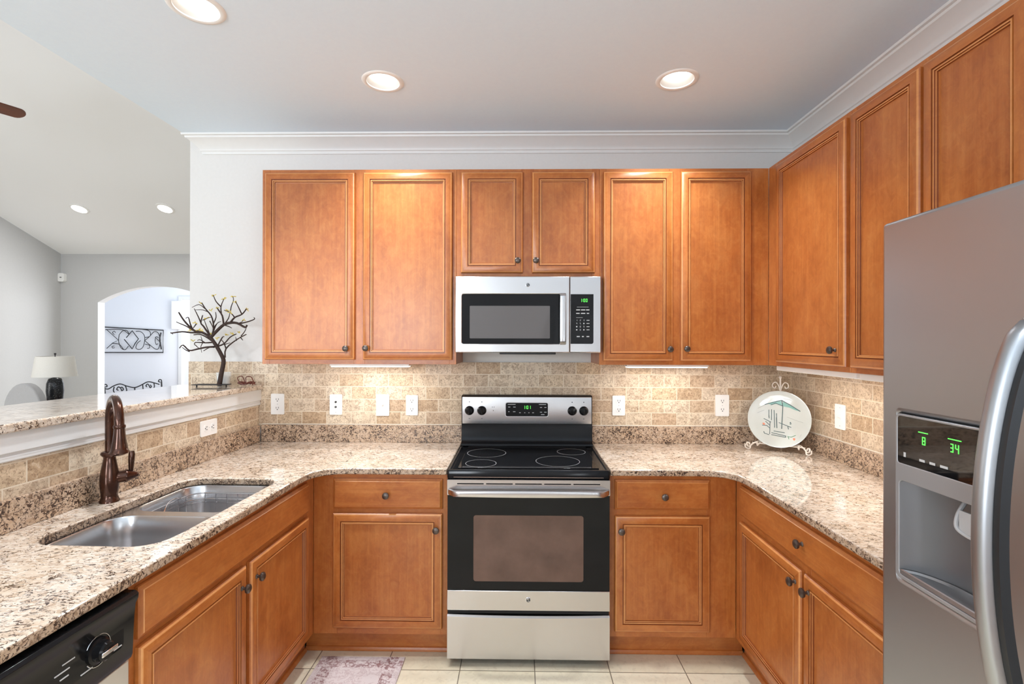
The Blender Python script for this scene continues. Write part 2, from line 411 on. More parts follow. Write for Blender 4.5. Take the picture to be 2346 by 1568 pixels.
# ------------------------------------------------------------------ room shell
CH = 2.743
DL = [(-.69, -.643), (.692, -.643), (-1.235, -1.17), (-.69, -2.9), (.692, -2.9), (0, -4.3)]
circ = lambda cx, cy, r, n=32: [(cx + r * math.cos(2 * math.pi * k / n), cy + r * math.sin(2 * math.pi * k / n)) for k in range(n)]
m = MB(); m.nooff = True
struct(m.box(-6.6, 1.7, -3.4, 4.1, -.05, 0, 'x').build('floor', FLOORT))
m = MB(); m.nooff = True
struct(m.box(-6.6, 1.7, -6.0, -3.402, -.05, 0, 'y').build('floor', HARDW))
struct(MB().plate([(-2.03, -6.0), (1.7, -6.0), (1.7, 0), (-2.03, 0)], [circ(x, y, .078) for x, y in DL], CH, CH + .03).build('ceiling', CPAINT))
# vaulted living-room ceiling, one sloping slab each side of its ridge
zr = 2.757 + .39 * 5.0
m = MB(); m.prism([(4.0, 2.757), (-1.0, zr), (-6.0, 2.757), (-6.0, 2.83), (-1.0, zr + .08), (4.0, 2.83)], 'x', -6.57, -2.03)
struct(m.build('ceiling', plain('vault_paint', lin(240, 241, 242), .9)))
struct(bx('wall_back', -2.04, 1.7, 0, .12, 0, CH, WPAINT))
struct(bx('wall_right', 1.585, 1.7, -6.0, 0, 0, CH, WPAINT))
struct(MB().prism([(.12, 0), (4.0, 0), (4.0, 2.757), (-1.0, zr), (-6.0, 2.757), (-6.0, CH + .031), (.12, CH + .031)], 'x', -2.029, -1.92).build('wall_living_right', GPAINT))
struct(MB().prism([(-6.0, 0), (4.0, 0), (4.0, 2.757), (-1.0, zr), (-6.0, 2.757)], 'x', -6.69, -6.571).build('wall_living_left', GPAINT))
# arch wall between living and dining room
arc = []
hw, zs, za = .84, 2.07, 2.30
Rr = (hw * hw + (za - zs) ** 2) / (2 * (za - zs)); cz = za - Rr; aa = math.asin(hw / Rr)
for k in range(25):
    a = -aa + 2 * aa * k / 24; arc.append((-5.2 + Rr * math.sin(a), cz + Rr * math.cos(a)))
m = MB()
cols = [(-6.57, None)] + [(-6.04, None)] 
A = [(-6.57, 0), (-6.04, 0), (-6.04, zs)] + arc[1:-1] + [(-4.36, zs), (-4.36, 0), (-2.03, 0), (-2.03, 2.757), (-6.57, 2.757)]
struct(m.prism(A, 'y', 4.0, 4.117).build('wall_far', GPAINT))
# dining room
struct(bx('wall_dining', -9.2, -3.0, 6.6, 6.7, 0, 2.8, DWHITE))
struct(bx('floor', -9.2, -3.0, 4.118, 6.6, -.05, 0, HARDW, g='x'))
struct(bx('ceiling', -9.2, -3.0, 4.118, 6.7, 2.801, 2.85, CPAINT))
struct(bx('wall_dining_left', -9.3, -9.2, 4.118, 6.7, 0, 2.8, DWHITE))
# front wall (behind the camera) with unseen windows added to let daylight in
FW = [(-6.57, 0), (1.7, 0), (1.7, CH), (-2.0, CH), (-2.0, 2.757), (-6.57, 2.757)]
m = MB()
m.M = Matrix.Translation((0, -6.0, 0)) @ Matrix.Rotation(R(90), 4, 'X')
m.plate([(-6.57, 0), (1.7, 0), (1.7, CH), (-6.57, CH)], [[(-5.6, .5), (-2.4, .5), (-2.4, 2.4), (-5.6, 2.4)], [(-2.25, .9), (-1.35, .9), (-1.35, 2.4), (-2.25, 2.4)]], 0, .1)
struct(m.build('wall_front', WPAINT))
m = MB()
m.M = Matrix.Translation((0, -6.0, 0)) @ Matrix.Rotation(R(90), 4, 'X')
m.plate([(-5.67, .43), (-2.33, .43), (-2.33, 2.47), (-5.67, 2.47)], [[(-5.52, .58), (-4.05, .58), (-4.05, 2.32), (-5.52, 2.32)], [(-3.95, .58), (-2.48, .58), (-2.48, 2.32), (-3.95, 2.32)]], -.02, -.001)
struct(m.build('added_window_1', TPAINT))
m = MB()
m.M = Matrix.Translation((0, -6.0, 0)) @ Matrix.Rotation(R(90), 4, 'X')
m.plate([(-2.31, .84), (-1.29, .84), (-1.29, 2.46), (-2.31, 2.46)], [[(-2.2, .95), (-1.40, .95), (-1.40, 2.35), (-2.2, 2.35)]], -.02, -.001)
struct(m.build('added_window_2', TPAINT))
# white panelled pantry doors opposite the range (they show in its glass)
for n_, x_ in ((1, -1.0), (2, -.16), (3, .68)):
    m = MB(); m.M = Matrix.Translation((0, -6.0, 0)) @ Matrix.Rotation(R(90), 4, 'X')
    m.plate([(x_, .01), (x_ + .80, .01), (x_ + .80, 2.05), (x_, 2.05)], [[(x_ + .12, .2), (x_ + .68, .2), (x_ + .68, .95), (x_ + .12, .95)], [(x_ + .12, 1.1), (x_ + .68, 1.1), (x_ + .68, 1.9), (x_ + .12, 1.9)]], -.035, -.012)
    m.plate([(x_, .01), (x_ + .80, .01), (x_ + .80, 2.05), (x_, 2.05)], [], -.0118, -.001)
    struct(m.build('door_%d' % n_, TPAINT, None, .004))

# half wall of the peninsula, turned a little with the left run
TH = R(1.7); PIV = Vector((-1.03, -.62, 0))
LM = Matrix.Translation(PIV) @ Matrix.Rotation(-TH, 4, 'Z') @ Matrix.Translation(-PIV)
XF = -1.627                 # tiled face of the half wall in that turned frame
YE = -2.62
def lclip(x):               # y (in the turned frame) where the world's y = 0 wall is met
    p = LM.inverted() @ Vector((0, -.002, 0)); q = LM.inverted() @ Vector((-3, -.002, 0))
    t = (x - p.x) / (q.x - p.x); return p.y + t * (q.y - p.y)
def lquad(x0, x1, off=0): return [(x0, YE), (x1, YE), (x1, lclip(x1) - off), (x0, lclip(x0) - off)]
def lprism(name, x0, x1, z0, z1, mat, parent=None, bevel=0, off=0):
    m = MB(LM); m.prism(lquad(x0, x1, off), 'z', z0, z1, g='y'); return m.build(name, mat, parent, bevel, world=True)
struct(lprism('wall_peninsula', -1.76, XF - .012, 0, 1.224, WPAINT))
# white trim board under the bar top, with a small lower bead
m = MB(LM)
prof = [(XF - .011, 1.132), (XF + .004, 1.132), (XF + .007, 1.136), (XF + .007, 1.146), (XF + .004, 1.150), (XF + .004, 1.156), (XF + .012, 1.162), (XF + .012, 1.224), (XF - .011, 1.224)]
ya = lclip(XF)
m.prism([(x, z) for x, z in prof], 'y', YE, ya - .001); struct(m.build('trim_1', TPAINT))

# crown moulding (swept profile with mitred corner)
cp = [(0, -.099), (.008, -.099), (.010, -.084), (.016, -.080), (.018, -.070), (.028, -.058), (.046, -.040), (.064, -.026), (.072, -.022), (.074, -.012), (.086, -.010), (.088, 0), (0, 0)]
m = MB()
lA = [(-1.955 - d * .97, -d, CH + z) for d, z in cp]; lB = [(1.585 - d, -d, CH + z) for d, z in cp]; lC = [(1.585 - d, -5.99, CH + z) for d, z in cp]
m.loft([lA, lB, lC], True, True); struct(m.build('trim_2', TPAINT))
# tiled backsplashes
m = MB(); m.nooff = True
t = m.box(-2.04, 1.575, -.010, -.001, 1.0, 1.392, 'x').build('tile_backsplash', TRAV)
tag(t, 'beige tumbled travertine tile backsplash on the wall behind the range', 'backsplash')
CAULK = plain('caulk', lin(228, 220, 206), .6)
bx('caulk_line', -1.588, 1.574, -.0135, -.0101, 1.0162, 1.0210, CAULK, t, 'x')
m = MB(); m.nooff = True
t = m.box(1.575, 1.584, -1.79, -.0105, 1.0, 1.392, 'y').build('tile_backsplash', TRAV)
tag(t, 'travertine tile backsplash on the right wall beside the refrigerator', 'backsplash')
bx('caulk_line', 1.5715, 1.5749, -1.78, -.0136, 1.0162, 1.0210, CAULK, t, 'y')
m = MB(LM); 
P0 = [(XF - .0115, YE), (XF, YE), (XF, lclip(XF) - .012), (XF - .0115, lclip(XF) - .012)]
ids = [m.pt((x, y, z)) for z in (1.0, 1.131) for x, y in P0]
for q in ((0, 1, 5, 4), (1, 2, 6, 5), (2, 3, 7, 6), (3, 0, 4, 7), (4, 5, 6, 7), (3, 2, 1, 0)):
    m.face([ids[i] for i in q], 0, [(P0[i % 4][1] + .05, (1.0, 1.131)[i // 4] - .032) for i in q])
tag(m.build('tile_backsplash', TRAV), 'two low rows of travertine tile on the half wall behind the sink', 'backsplash')

# ------------------------------------------------------------------ worktops
def fillet(pts, r=.07, n=8):
    """rounds the inner corner listed as ('c', x, y, dirs...)"""
    return pts
def lm(x, y): p = LM @ Vector((x, y, 0)); return (p.x, p.y)
def arcpts(p0, pc, p1, n=8):
    return [((1 - t) ** 2 * p0[0] + 2 * t * (1 - t) * pc[0] + t * t * p1[0], (1 - t) ** 2 * p0[1] + 2 * t * (1 - t) * pc[1] + t * t * p1[1]) for t in [k / n for k in range(n + 1)]]
SX0, SX1, SY0, SY1 = -1.48, -1.075, -1.55, -.83
left_corner = lm(-1.002, -.62)
outer = [(-.384, -.001), (-.384, -.640)] + arcpts((-.86, -.640), (-1.002, -.640), lm(-1.002, -.80)) + [lm(-1.002, YE), lm(XF, YE), lm(XF, lclip(XF))]
sinkhole = [lm(x, y) for x, y in rrect(SX0, SX1, SY0, SY1, .085, 8)]
wt = thing('granite_worktop', 'speckled beige granite worktop of the left run, with the sink cut into it', 'countertop', (-1.3, -.3, .884))
MB().plate(outer, [sinkhole], .884, .914, 0, 1).build('slab', [GRANITE, GRAN_SHADED], wt, .006, 3, world=True)
bx('upstand', -1.588, -.384, -.030, -.011, .9141, 1.016, GRAN_SHADED, wt, 'x', .002, world=True)
m = MB(LM); m.prism([(XF + .001, YE), (XF + .02, YE), (XF + .02, lclip(XF + .02) - .032), (XF + .001, lclip(XF) - .032)], 'z', .9141, 1.016); m.build('upstand', GRAN_SHADED, wt, .002, world=True)
outer = [(.384, -.001), (1.584, -.001), (1.584, -1.775), (.955, -1.775)] + arcpts((.955, -.80), (.955, -.640), (.81, -.640)) + [(.384, -.640)]
wt = thing('granite_worktop', 'speckled beige granite worktop of the right run, under the standing plate', 'countertop', (1.3, -.3, .884))
MB().plate(outer, [], .884, .914, 0, 1).build('slab', [GRANITE, GRAN_SHADED], wt, .006, 3, world=True)
bx('upstand', .384, 1.574, -.030, -.011, .9141, 1.016, GRAN_SHADED, wt, 'x', .002, world=True)
bx('upstand', 1.555, 1.5745, -1.775, -.031, .9141, 1.016, GRAN_SHADED, wt, 'y', .002, world=True)
# raised bar top
bar = MB(LM); bar.prism([(-2.09, YE), (-1.603, YE), (-1.603, lclip(-1.603) - .010), (-2.09, lclip(-2.09) - .010)], 'z', 1.225, 1.255)
tag(bar.build('bar_top', GRANITE, None, .006, 3), 'long raised granite bar top on the half wall, carrying the twig tree', 'bar counter')

# ------------------------------------------------------------------ cabinets
def ring_door(m, x0, x1, z0, z1, prof, cap=True, tones={}):
    o = [random.random() * 9 for _ in range(8)]
    L = []
    for i, d in prof:
        L.append([(x0 + i, -d, z0 + i), (x1 - i, -d, z0 + i), (x1 - i, -d, z1 - i), (x0 + i, -d, z1 - i)])
    I = [[m.pt(p) for p in lp] for lp in L]
    for a in range(len(L) - 1):
        for k in range(4):
            j = (k + 1) % 4; q = [L[a][k], L[a][j], L[a + 1][j], L[a + 1][k]]
            uv = [((p[0] if k in (0, 2) else p[2]) + o[k], (p[2] if k in (0, 2) else p[0]) + abs(p[1]) + o[k + 4]) for p in q]
            m.face((I[a][k], I[a][j], I[a + 1][j], I[a + 1][k]), tones.get(a, 0), uv)
    m.face(I[0][::-1], 0, [(p[2], p[0]) for p in L[0][::-1]])
    if cap: m.face(I[-1], 0, [((p[0] if cap == 'x' else p[2]) + o[2], (p[2] if cap == 'x' else p[0]) + o[6]) for p in L[-1]])
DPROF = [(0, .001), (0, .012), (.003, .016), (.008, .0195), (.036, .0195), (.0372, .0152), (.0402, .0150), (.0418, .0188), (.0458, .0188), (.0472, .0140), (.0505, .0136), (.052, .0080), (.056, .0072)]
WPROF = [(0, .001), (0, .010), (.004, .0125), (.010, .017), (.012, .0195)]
def knob(parent, x, z):
    m = MB(); m.lathe([(.0085, -.018), (.0085, -.021), (.0055, -.024), (.005, -.031), (.008, -.035), (.0150, -.037), (.0165, -.041), (.0155, -.0455), (.011, -.049), (.004, -.0505)], (x, 0, z), 20, 'y')
    return m.build('knob', BRONZE, parent)
def cabinet(label, loc, rot, W, z0, z1, depth, doors=(), drawers=(), stiles=(), rails=(), group=None, base=False, name='wall_cabinet', top=True, kick_in=.06, back=True, kl=0, kr=0):
    t = thing(name, label, 'cabinet', loc, rot, group); th = .018
    m = MB()
    m.box(0.001, th, .019, depth, z0, z1, 'z'); m.box(W - th, W - .001, .019, depth, z0, z1, 'z')
    m.box(th, W - th, .019, depth, z0 + (0 if base else .012), z0 + (.018 if base else .03), 'x')
    if top: m.box(th, W - th, .019, depth, z1 - .018, z1, 'x')
    if back: m.box(th, W - th, depth - .008, depth, z0 + .03, z1 - .018, 'z')
    m.build('carcass', WOOD, t, .001)
    m = MB()
    for a, b in stiles: m.box(a, b, 0, .019, z0, z1, 'z')
    sx = sorted(stiles)
    for a, b in rails:
        for (s0, s1), (s2, s3) in zip(sx[:-1], sx[1:]): m.box(s1, s2, .0006, .0186, a, b, 'x')
    m.build('face_frame', WOOD, t, .0008)
    for x0, x1, a, b, kx, kz in doors:
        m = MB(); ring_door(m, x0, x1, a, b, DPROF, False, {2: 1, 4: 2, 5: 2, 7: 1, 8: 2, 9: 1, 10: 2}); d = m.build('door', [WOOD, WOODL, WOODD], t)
        m = MB(); i, dd = DPROF[-1]; o = random.random() * 9
        q = [(x0 + i - .002, -dd + .0002, a + i - .002), (x1 - i + .002, -dd + .0002, a + i - .002), (x1 - i + .002, -dd + .0002, b - i + .002), (x0 + i - .002, -dd + .0002, b - i + .002)]
        q2 = [(p[0], -.003, p[2]) for p in q]
        f = [m.pt(p) for p in q]; g = [m.pt(p) for p in q2]
        m.face(f, 0, [(p[2] + o, p[0] + o) for p in q]); m.face(g[::-1], 0)
        for k in range(4): m.face((g[k], g[(k + 1) % 4], f[(k + 1) % 4], f[k]), 0)
        m.build('door_panel', WOOD, d)
        if kx is not None: knob(d, kx, kz)
    for x0, x1, a, b, kx, kz in drawers:
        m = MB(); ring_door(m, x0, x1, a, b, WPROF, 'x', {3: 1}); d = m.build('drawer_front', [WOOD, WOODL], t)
        if kx is not None: knob(d, kx, kz)
    if base:
        bx('toe_kick', .001 - kl, W - .001 + kr, kick_in, kick_in + .016, 0.001, z0, WOOD, t, 'x')
        m = MB(); m.prism([(kick_in, .001), (kick_in - .012, .001), (kick_in - .011, .010), (kick_in - .006, .018), (kick_in, .020)], 'x', .001 - kl, W - .001 + kr); m.build('shoe_moulding', WOOD, t)
    return t
UZ0, UZ1 = 1.393, 2.438
G1 = 'wall cabinets'; G2 = 'base cabinets'
def ux(x, x0): return x - x0
# back wall uppers (face at y -.324)
x0 = -1.428
cabinet('tall double-door maple wall cabinet at the left end, beside the twig tree', (x0, -.324, 0), 0, 1.046, UZ0, UZ1, .322,
        [(ux(-1.408, x0), ux(-.924, x0), 1.417, 2.418, ux(-.965, x0), 1.477), (ux(-.879, x0), ux(-.402, x0), 1.417, 2.418, ux(-.869, x0) + .01, 1.479)],
        (), [(0, .04), (.495, .555), (1.010, 1.046)], [(UZ0, 1.43), (2.40, UZ1)], G1)
x0 = -.381
cabinet('short double-door maple wall cabinet directly above the microwave', (x0, -.324, 0), 0, .762, 1.858, UZ1, .322,
        [(ux(-.356, x0), ux(-.026, x0), 1.881, 2.418, ux(-.051, x0) - .002, 1.944), (ux(.022, x0), ux(.356, x0), 1.881, 2.418, ux(.043, x0), 1.944)],
        (), [(0, .04), (.345, .415), (.722, .762)], [(1.858, 1.90), (2.40, UZ1)], G1)
x0 = .382
cabinet('tall double-door maple wall cabinet between the microwave and the room corner', (x0, -.324, 0), 0, .894, UZ0, UZ1, .322,
        [(ux(.400, x0), ux(.768, x0), 1.415, 2.418, ux(.754, x0) - .006, 1.477), (ux(.809, x0), ux(1.179, x0), 1.415, 2.418, ux(.838, x0) - .003, 1.479)],
        (), [(0, .035), (.37, .445), (.78, .894)], [(UZ0, 1.43), (2.40, UZ1)], G1)
# right wall uppers (face at x 1.277, facing -x)
Z0 = -.3245
def ry(y): return Z0 - y
cabinet('single-door maple wall cabinet on the right wall, next to the corner', (1.277, Z0, 0), R(-90), .658, UZ0, UZ1, .306,
        [(ry(-.427), ry(-.969), 1.415, 2.415, ry(-.921) - .012, 1.482)], (), [(0, .12), (.63, .658)], [(UZ0, 1.43), (2.40, UZ1)], G1)
Z0 = -.9835
cabinet('double-door maple wall cabinet on the right wall above the refrigerator side', (1.277, Z0, 0), R(-90), .782, UZ0, UZ1, .306,
        [(ry(-.998), ry(-1.338), 1.415, 2.415, ry(-1.31), 1.482), (ry(-1.352), ry(-1.688), 1.415, 2.415, ry(-1.38), 1.482)], (), [(0, .03), (.34, .385), (.70, .782)], [(UZ0, 1.43), (2.40, UZ1)], G1)
# back wall bases (face y -.61)
BZ0, BZ1 = .114, .883
x0 = -1.029
cabinet('maple base cabinet with one drawer and one door, left of the range', (x0, -.61, 0), 0, .645, BZ0, BZ1, .606,
        [(ux(-.930, x0), ux(-.408, x0), .149, .695, ux(-.435, x0), .625)], [(ux(-.930, x0), ux(-.408, x0), .717, .860, ux(-.672, x0), .787)],
        [(0, .115), (.610, .645)], [(BZ0, .165), (.685, .73), (.85, BZ1)], G2, True, 'base_cabinet', kl=.060)
x0 = .384
cabinet('maple base cabinet with one drawer and one door, right of the range', (x0, -.61, 0), 0, .599, BZ0, BZ1, .606,
        [(ux(.409, x0), ux(.856, x0), .145, .692, ux(.436, x0), .626)], [(ux(.409, x0), ux(.856, x0), .722, .862, ux(.638, x0), .789)],
        [(0, .035), (.462, .599)], [(BZ0, .165), (.685, .73), (.85, BZ1)], G2, True, 'base_cabinet', kr=.058)
# right base (face x .984)
Z0 = -.6115
cabinet('wide maple base cabinet on the right wall with a long drawer over two doors', (.984, Z0, 0), R(-90), 1.16, BZ0, BZ1, .598,
        [(ry(-.680), ry(-1.180), .149, .692, ry(-1.150), .640), (ry(-1.198), ry(-1.70), .149, .692, ry(-1.232), .640)],
        [(ry(-.680), ry(-1.70), .722, .858, ry(-1.195), .795)], [(0, .085), (.55, .605), (1.07, 1.16)], [(BZ0, .165), (.685, .73), (.845, BZ1)], G2, True, 'base_cabinet', kl=.046)
# sink base (face x -1.03, facing +x, turned)
YN = -1.700
def lt(label, ynear, W, **k):
    p = LM @ Vector((-1.03, ynear, 0)); return (p.x, p.y, 0), R(90) - TH
loc, rot = lt('', YN, 1.08)
def ly(y): return y - YN
cabinet('maple sink base cabinet with two doors under the double sink', loc, rot, 1.0905, BZ0, BZ1, .575,
        [(ly(-1.680), ly(-1.192), .149, .700, ly(-1.192) - .032, .632), (ly(-1.166), ly(-.690), .149, .700, ly(-1.166) + .035, .632)],
        [(ly(-1.680), ly(-.690), .722, .860, None, None)], [(0, .035), (.49, .56), (.99, 1.0905)], [(BZ0, .165), (.69, .73), (.85, BZ1)], G2, True, 'base_cabinet', top=False, kr=.040)

# ------------------------------------------------------------------ dishwasher
p = LM @ Vector((-1.03, YN - .606, 0))
dw = thing('dishwasher', 'dishwasher with a black control panel and pale steel door under the left worktop', 'dishwasher', (p.x, p.y, 0), R(90) - TH)
bx('tub', .004, .598, .03, .56, .105, .874, BLACKP, dw)
bx('door', .006, .596, -.012, .03, .115, .690, steel_mat('pale_steel', (.72, .73, .73, 1), .34, (3, 3, 300)), dw, bevel=.003)
m = MB(); m.prism([(.03, .694), (-.016, .694), (-.020, .705), (-.024, .80), (-.028, .835), (-.035, .850), (-.036, .862), (-.028, .869), (.03, .869)], 'x', .004, .598)
cpn = m.build('control_panel', BLACKE, dw, .001)
m = MB(); m.M = Matrix.Translation((0, -.0215, 0)) @ Matrix.Rotation(R(90), 4, 'X')
m.plate(rrect(.355, .565, .742, .826, .012), [], 0, .002); m.build('recessed_dial_panel', BLACKG, cpn)
m = MB(); m.plate(rrect(.06, .27, .722, .80, .012), [], 0, .002); 
m = MB(); m.M = Matrix.Translation((0, -.0215, 0)) @ Matrix.Rotation(R(90), 4, 'X'); m.plate(rrect(.05, .325, .735, .812, .012), [], 0, .003); m.build('latch_pocket', BLACKP, cpn)
m = MB(); m.lathe([(.030, -.0236), (.030, -.028), (.024, -.030), (.022, -.046), (.018, -.050), (.004, -.0505)], (.49, 0, .778), 28, 'y')
dl = m.build('dial', BLACKE, cpn)
bx('dial_grip', .468, .512, -.056, -.050, .773, .783, CHROME, dl, bevel=.002)
m = MB(); m.tube([(.49 + .034 * math.cos(a), -.0245, .778 + .036 * math.sin(a)) for a in [R(x) for x in range(-150, 151, 12)]], .0012, 6); m.build('dial_ring', CHROME, cpn)
for x, z, l in ((.415, .800, .03), (.40, .785, .035), (.405, .770, .02), (.535, .750, .045), (.46, .748, .03)): bx('printed_line', x - l / 2, x + l / 2, -.0252, -.0236, z - .0012, z + .0012, GREYMARK, cpn)
bx('toe_panel', .006, .596, .05, .06, .002, .104, BLACKP, dw)

# ------------------------------------------------------------------ sink, rack, faucet
sk = thing('double_sink', 'undermount stainless steel double-bowl sink in the left worktop', 'sink', tuple(LM @ Vector((-1.28, -1.19, .88))), -TH)
ymid = -1.195
m = MB(LM); m.plate(rrect(SX0 - .02, SX1 + .02, SY0 - .02, SY1 + .02, .09, 8), [rrect(SX0 + .006, SX1 - .006, SY0 + .006, ymid - .022, .075, 8), rrect(SX0 + .006, SX1 - .006, ymid + .022, SY1 - .006, .075, 8)], .880, .8835)
m.build('rim', SINKM, sk, world=True)
for a, b in ((SY0 + .006, ymid - .022), (ymid + .022, SY1 - .006)):
    m = MB(LM); xa, xb = SX0 + .006, SX1 - .006; L = []
    for ins, z, r in ((0, .8832, .075), (.003, .878, .074), (.004, .80, .074), (.008, .725, .072), (.018, .705, .066), (.035, .697, .055), (.10, .693, .03), (.125, .692, .02)):
        L.append([(x, y, z) for x, y in rrect(xa + ins, xb - ins, a + ins, b - ins, r, 8)])
    m.loft(L, False, True); bo = m.build('bowl', SINKM, sk, world=True, smooth=60)
    m = MB(LM); m.lathe([(.045, .6925), (.045, .696), (.040, .696), (.036, .6935), (.004, .6935)], ((xa + xb) / 2, (a + b) / 2, 0), 24); m.build('drain', CHROME, bo, world=True)
m = MB(LM)
ra, rb, rc, rd = SX0 + .035, SX1 - .03, ymid + .05, SY1 - .03
def loop(z, ins=0): return [(x, y, z) for x, y in rrect(ra + ins, rb - ins, rc + ins, rd - ins, .05, 5)]
for z in (.856, .832, .818): m.tube(loop(z), .0022, 6, True)
for k in range(6):
    x = ra + .05 + (rb - ra - .10) * k / 5
    m.tube([(x, rd, .856), (x, rd - .002, .735), (x, rd - .02, .715), (x, rc + .02, .715), (x, rc + .002, .735), (x, rc, .856)], .0018, 6)
for k in range(5):
    y = rc + .05 + (rd - rc - .10) * k / 4
    m.tube([(ra, y, .856), (ra + .002, y, .735), (ra + .02, y, .715), (rb - .02, y, .715), (rb - .002, y, .735), (rb, y, .856)], .0018, 6)
for x, y in ((ra + .03, rc + .03), (rb - .03, rc + .03), (ra + .03, rd - .03), (rb - .03, rd - .03)): m.tube([(x, y, .715), (x, y, .694)], .004, 6)
m.tube(smooth([(ra, rd - .08, .856), (ra + .004, rd - .12, .868), (ra + .02, rd - .18, .868), (ra + .05, rc + .04, .850), (ra + .05, rc, .82)]), .0022, 6)
rk = m.build('dish_rack', CHROME, None)
tag(rk, 'small chrome wire dish rack lowered into the far sink bowl', 'dish rack')

fx, fy = -1.555, -1.165; B = LM @ Vector((fx, fy, .9141))
fc = thing('kitchen_faucet', 'oil-rubbed bronze gooseneck pull-down faucet standing behind the sink', 'faucet', tuple(B), 0)
m = MB(); m.lathe([(.031, 0), (.031, .006), (.029, .009), (.028, .014), (.0255, .020), (.0262, .03), (.030, .06), (.0305, .085), (.0275, .115), (.022, .145), (.019, .162), (.0195, .168), (.027, .176), (.028, .181), (.024, .187), (.016, .190)], (0, 0, 0), 28)
m.build('body', ORB, fc)
dx, dy = .125, -.108; dd = math.hypot(dx, dy); ex, ey = dx / dd, dy / dd; rr = dd / 2
pts = [(0, 0, .186), (0, 0, .25)]
for k in range(0, 17):
    a = math.pi * (1 - k / 16); pts.append((ex * (rr + rr * math.cos(a)), ey * (rr + rr * math.cos(a)), .30 + rr * 1.10 * math.sin(a)))
pts.append((dx, dy, .29))
m = MB(); m.tube(pts, .0145, 16); m.build('spout', ORB, fc, smooth=60)
m = MB(); m.lathe([(.0165, .306), (.0185, .302), (.0180, .296), (.0160, .293), (.0170, .278), (.0200, .252), (.0240, .228), (.0260, .216), (.0300, .211), (.0305, .208), (.026, .206), (.012, .200), (.004, .199)], (dx, dy, -.001), 24)
m.build('spray_head', ORB, fc)
m = MB(); m.M = Matrix.Translation((0, 0, .088)) @ Matrix.Rotation(R(42), 4, 'Z')
m.lathe([(.022, .015), (.0225, .044), (.0245, .047), (.0245, .052), (.0225, .055), (.014, .074), (.007, .086), (.003, .088)], (0, 0, 0), 20, 'x')
m.build('handle_hub', ORB, fc)
m = MB(); m.M = Matrix.Translation((0, 0, .088)) @ Matrix.Rotation(R(42), 4, 'Z')
m.tube([(.064, 0, .012), (.064, 0, .03), (.065, 0, .06), (.066, 0, .08), (.066, 0, .092)], [.006, .0085, .0105, .0105, .008], 14); m.build('lever', ORB, fc)

# ------------------------------------------------------------------ seven-segment digits and small marks
SEG = {'0': 'abcdef', '1': 'bc', '2': 'abged', '3': 'abgcd', '4': 'fgbc', '5': 'afgcd', '8': 'abcdefg', '9': 'abcdfg', '-': 'g'}
def digits(m, txt, x, z, h, y, M=None):
    """flat segment digits in the xz plane, facing -y"""
    wd = h * .5; t = h * .12
    for ch in txt:
        if ch == ':':
            for zz in (z + h * .3, z + h * .7): m.box(x, x + t, y - .0004, y, zz - t / 2, zz + t / 2)
            x += wd * .5; continue
        for s in SEG[ch]:
            b = {'a': (x + t, x + wd - t, z + h - t, z + h), 'g': (x + t, x + wd - t, z + h / 2 - t / 2, z + h / 2 + t / 2), 'd': (x + t, x + wd - t, z, z + t),
                 'f': (x, x + t, z + h / 2, z + h), 'e': (x, x + t, z, z + h / 2), 'b': (x + wd - t, x + wd, z + h / 2, z + h), 'c': (x + wd - t, x + wd, z, z + h / 2)}[s]
            m.box(b[0], b[1], y - .0004, y, b[2], b[3])
        x += wd * 1.45
def frontplate(name, pts, y, th, mat, parent, bevel=0, holes=()):
    """plate in the xz plane, front at y, going back th"""
    m = MB(); m.M = Matrix.Translation((0, y, 0)) @ Matrix.Rotation(R(90), 4, 'X')
    m.plate(pts, list(holes), -th, 0); return m.build(name, mat, parent, bevel)
def badge(parent, x, z, y, r=.012):
    m = MB(); m.lathe([(r, y), (r, y - .0015), (r * .86, y - .002), (r * .86, y - .0012), (.001, y - .0012)], (x, 0, z), 28, 'y'); b = m.build('round_badge', CHROME, parent)
    m = MB(); m.lathe([(r * .84, y - .0013), (r * .84, y - .0017), (.001, y - .0017)], (x, 0, z), 28, 'y'); m.build('badge_field', INK, b)
    m = MB(); s = r * .5
    for sg in (-1, 1):
        m.tube(smooth([(x - sg * s * 1.0, y - .002, z + sg * s * .3), (x - sg * s * .5, y - .002, z + sg * s), (x, y - .002, z + sg * s * .4), (x - sg * s * .1, y - .002, z - sg * s * .4), (x + sg * s * .3, y - .002, z - sg * s * .9), (x + sg * s * .9, y - .002, z - sg * s * .5)]), r * .07, 6)
    m.tube([(x + r * .62 * math.cos(a), y - .002, z + r * .62 * math.sin(a)) for a in [R(q) for q in range(20, 340, 20)]], r * .05, 6)
    m.build('badge_monogram', CHROME, b)

def marks(name, lst, y0, y1, mat, parent, M=None):
    for x, z, w_, h_ in lst:
        m = MB(M); m.box(x - w_ / 2, x + w_ / 2, y1, y0, z - h_ / 2, z + h_ / 2); m.build(name, mat, parent, world=True)

# ------------------------------------------------------------------ range
rg = thing('range', 'freestanding stainless steel electric range with a black glass cooktop', 'stove', (0, -.35, 0))
W2 = .379
def rbx(n, *a, **k): return bx(n, *a, parent=rg, world=True, **k)
bx('body', -W2, W2, -.625, -.035, .03, .872, BLACKE, rg, world=True)
for sx in (-1, 1):
    for yy in (-.58, -.08): 
        m = MB(); m.lathe([(.018, .001), (.018, .012), (.01, .014), (.01, .031)], (sx * .33, yy, 0), 14); m.build('foot', BLACKP, rg, world=True)
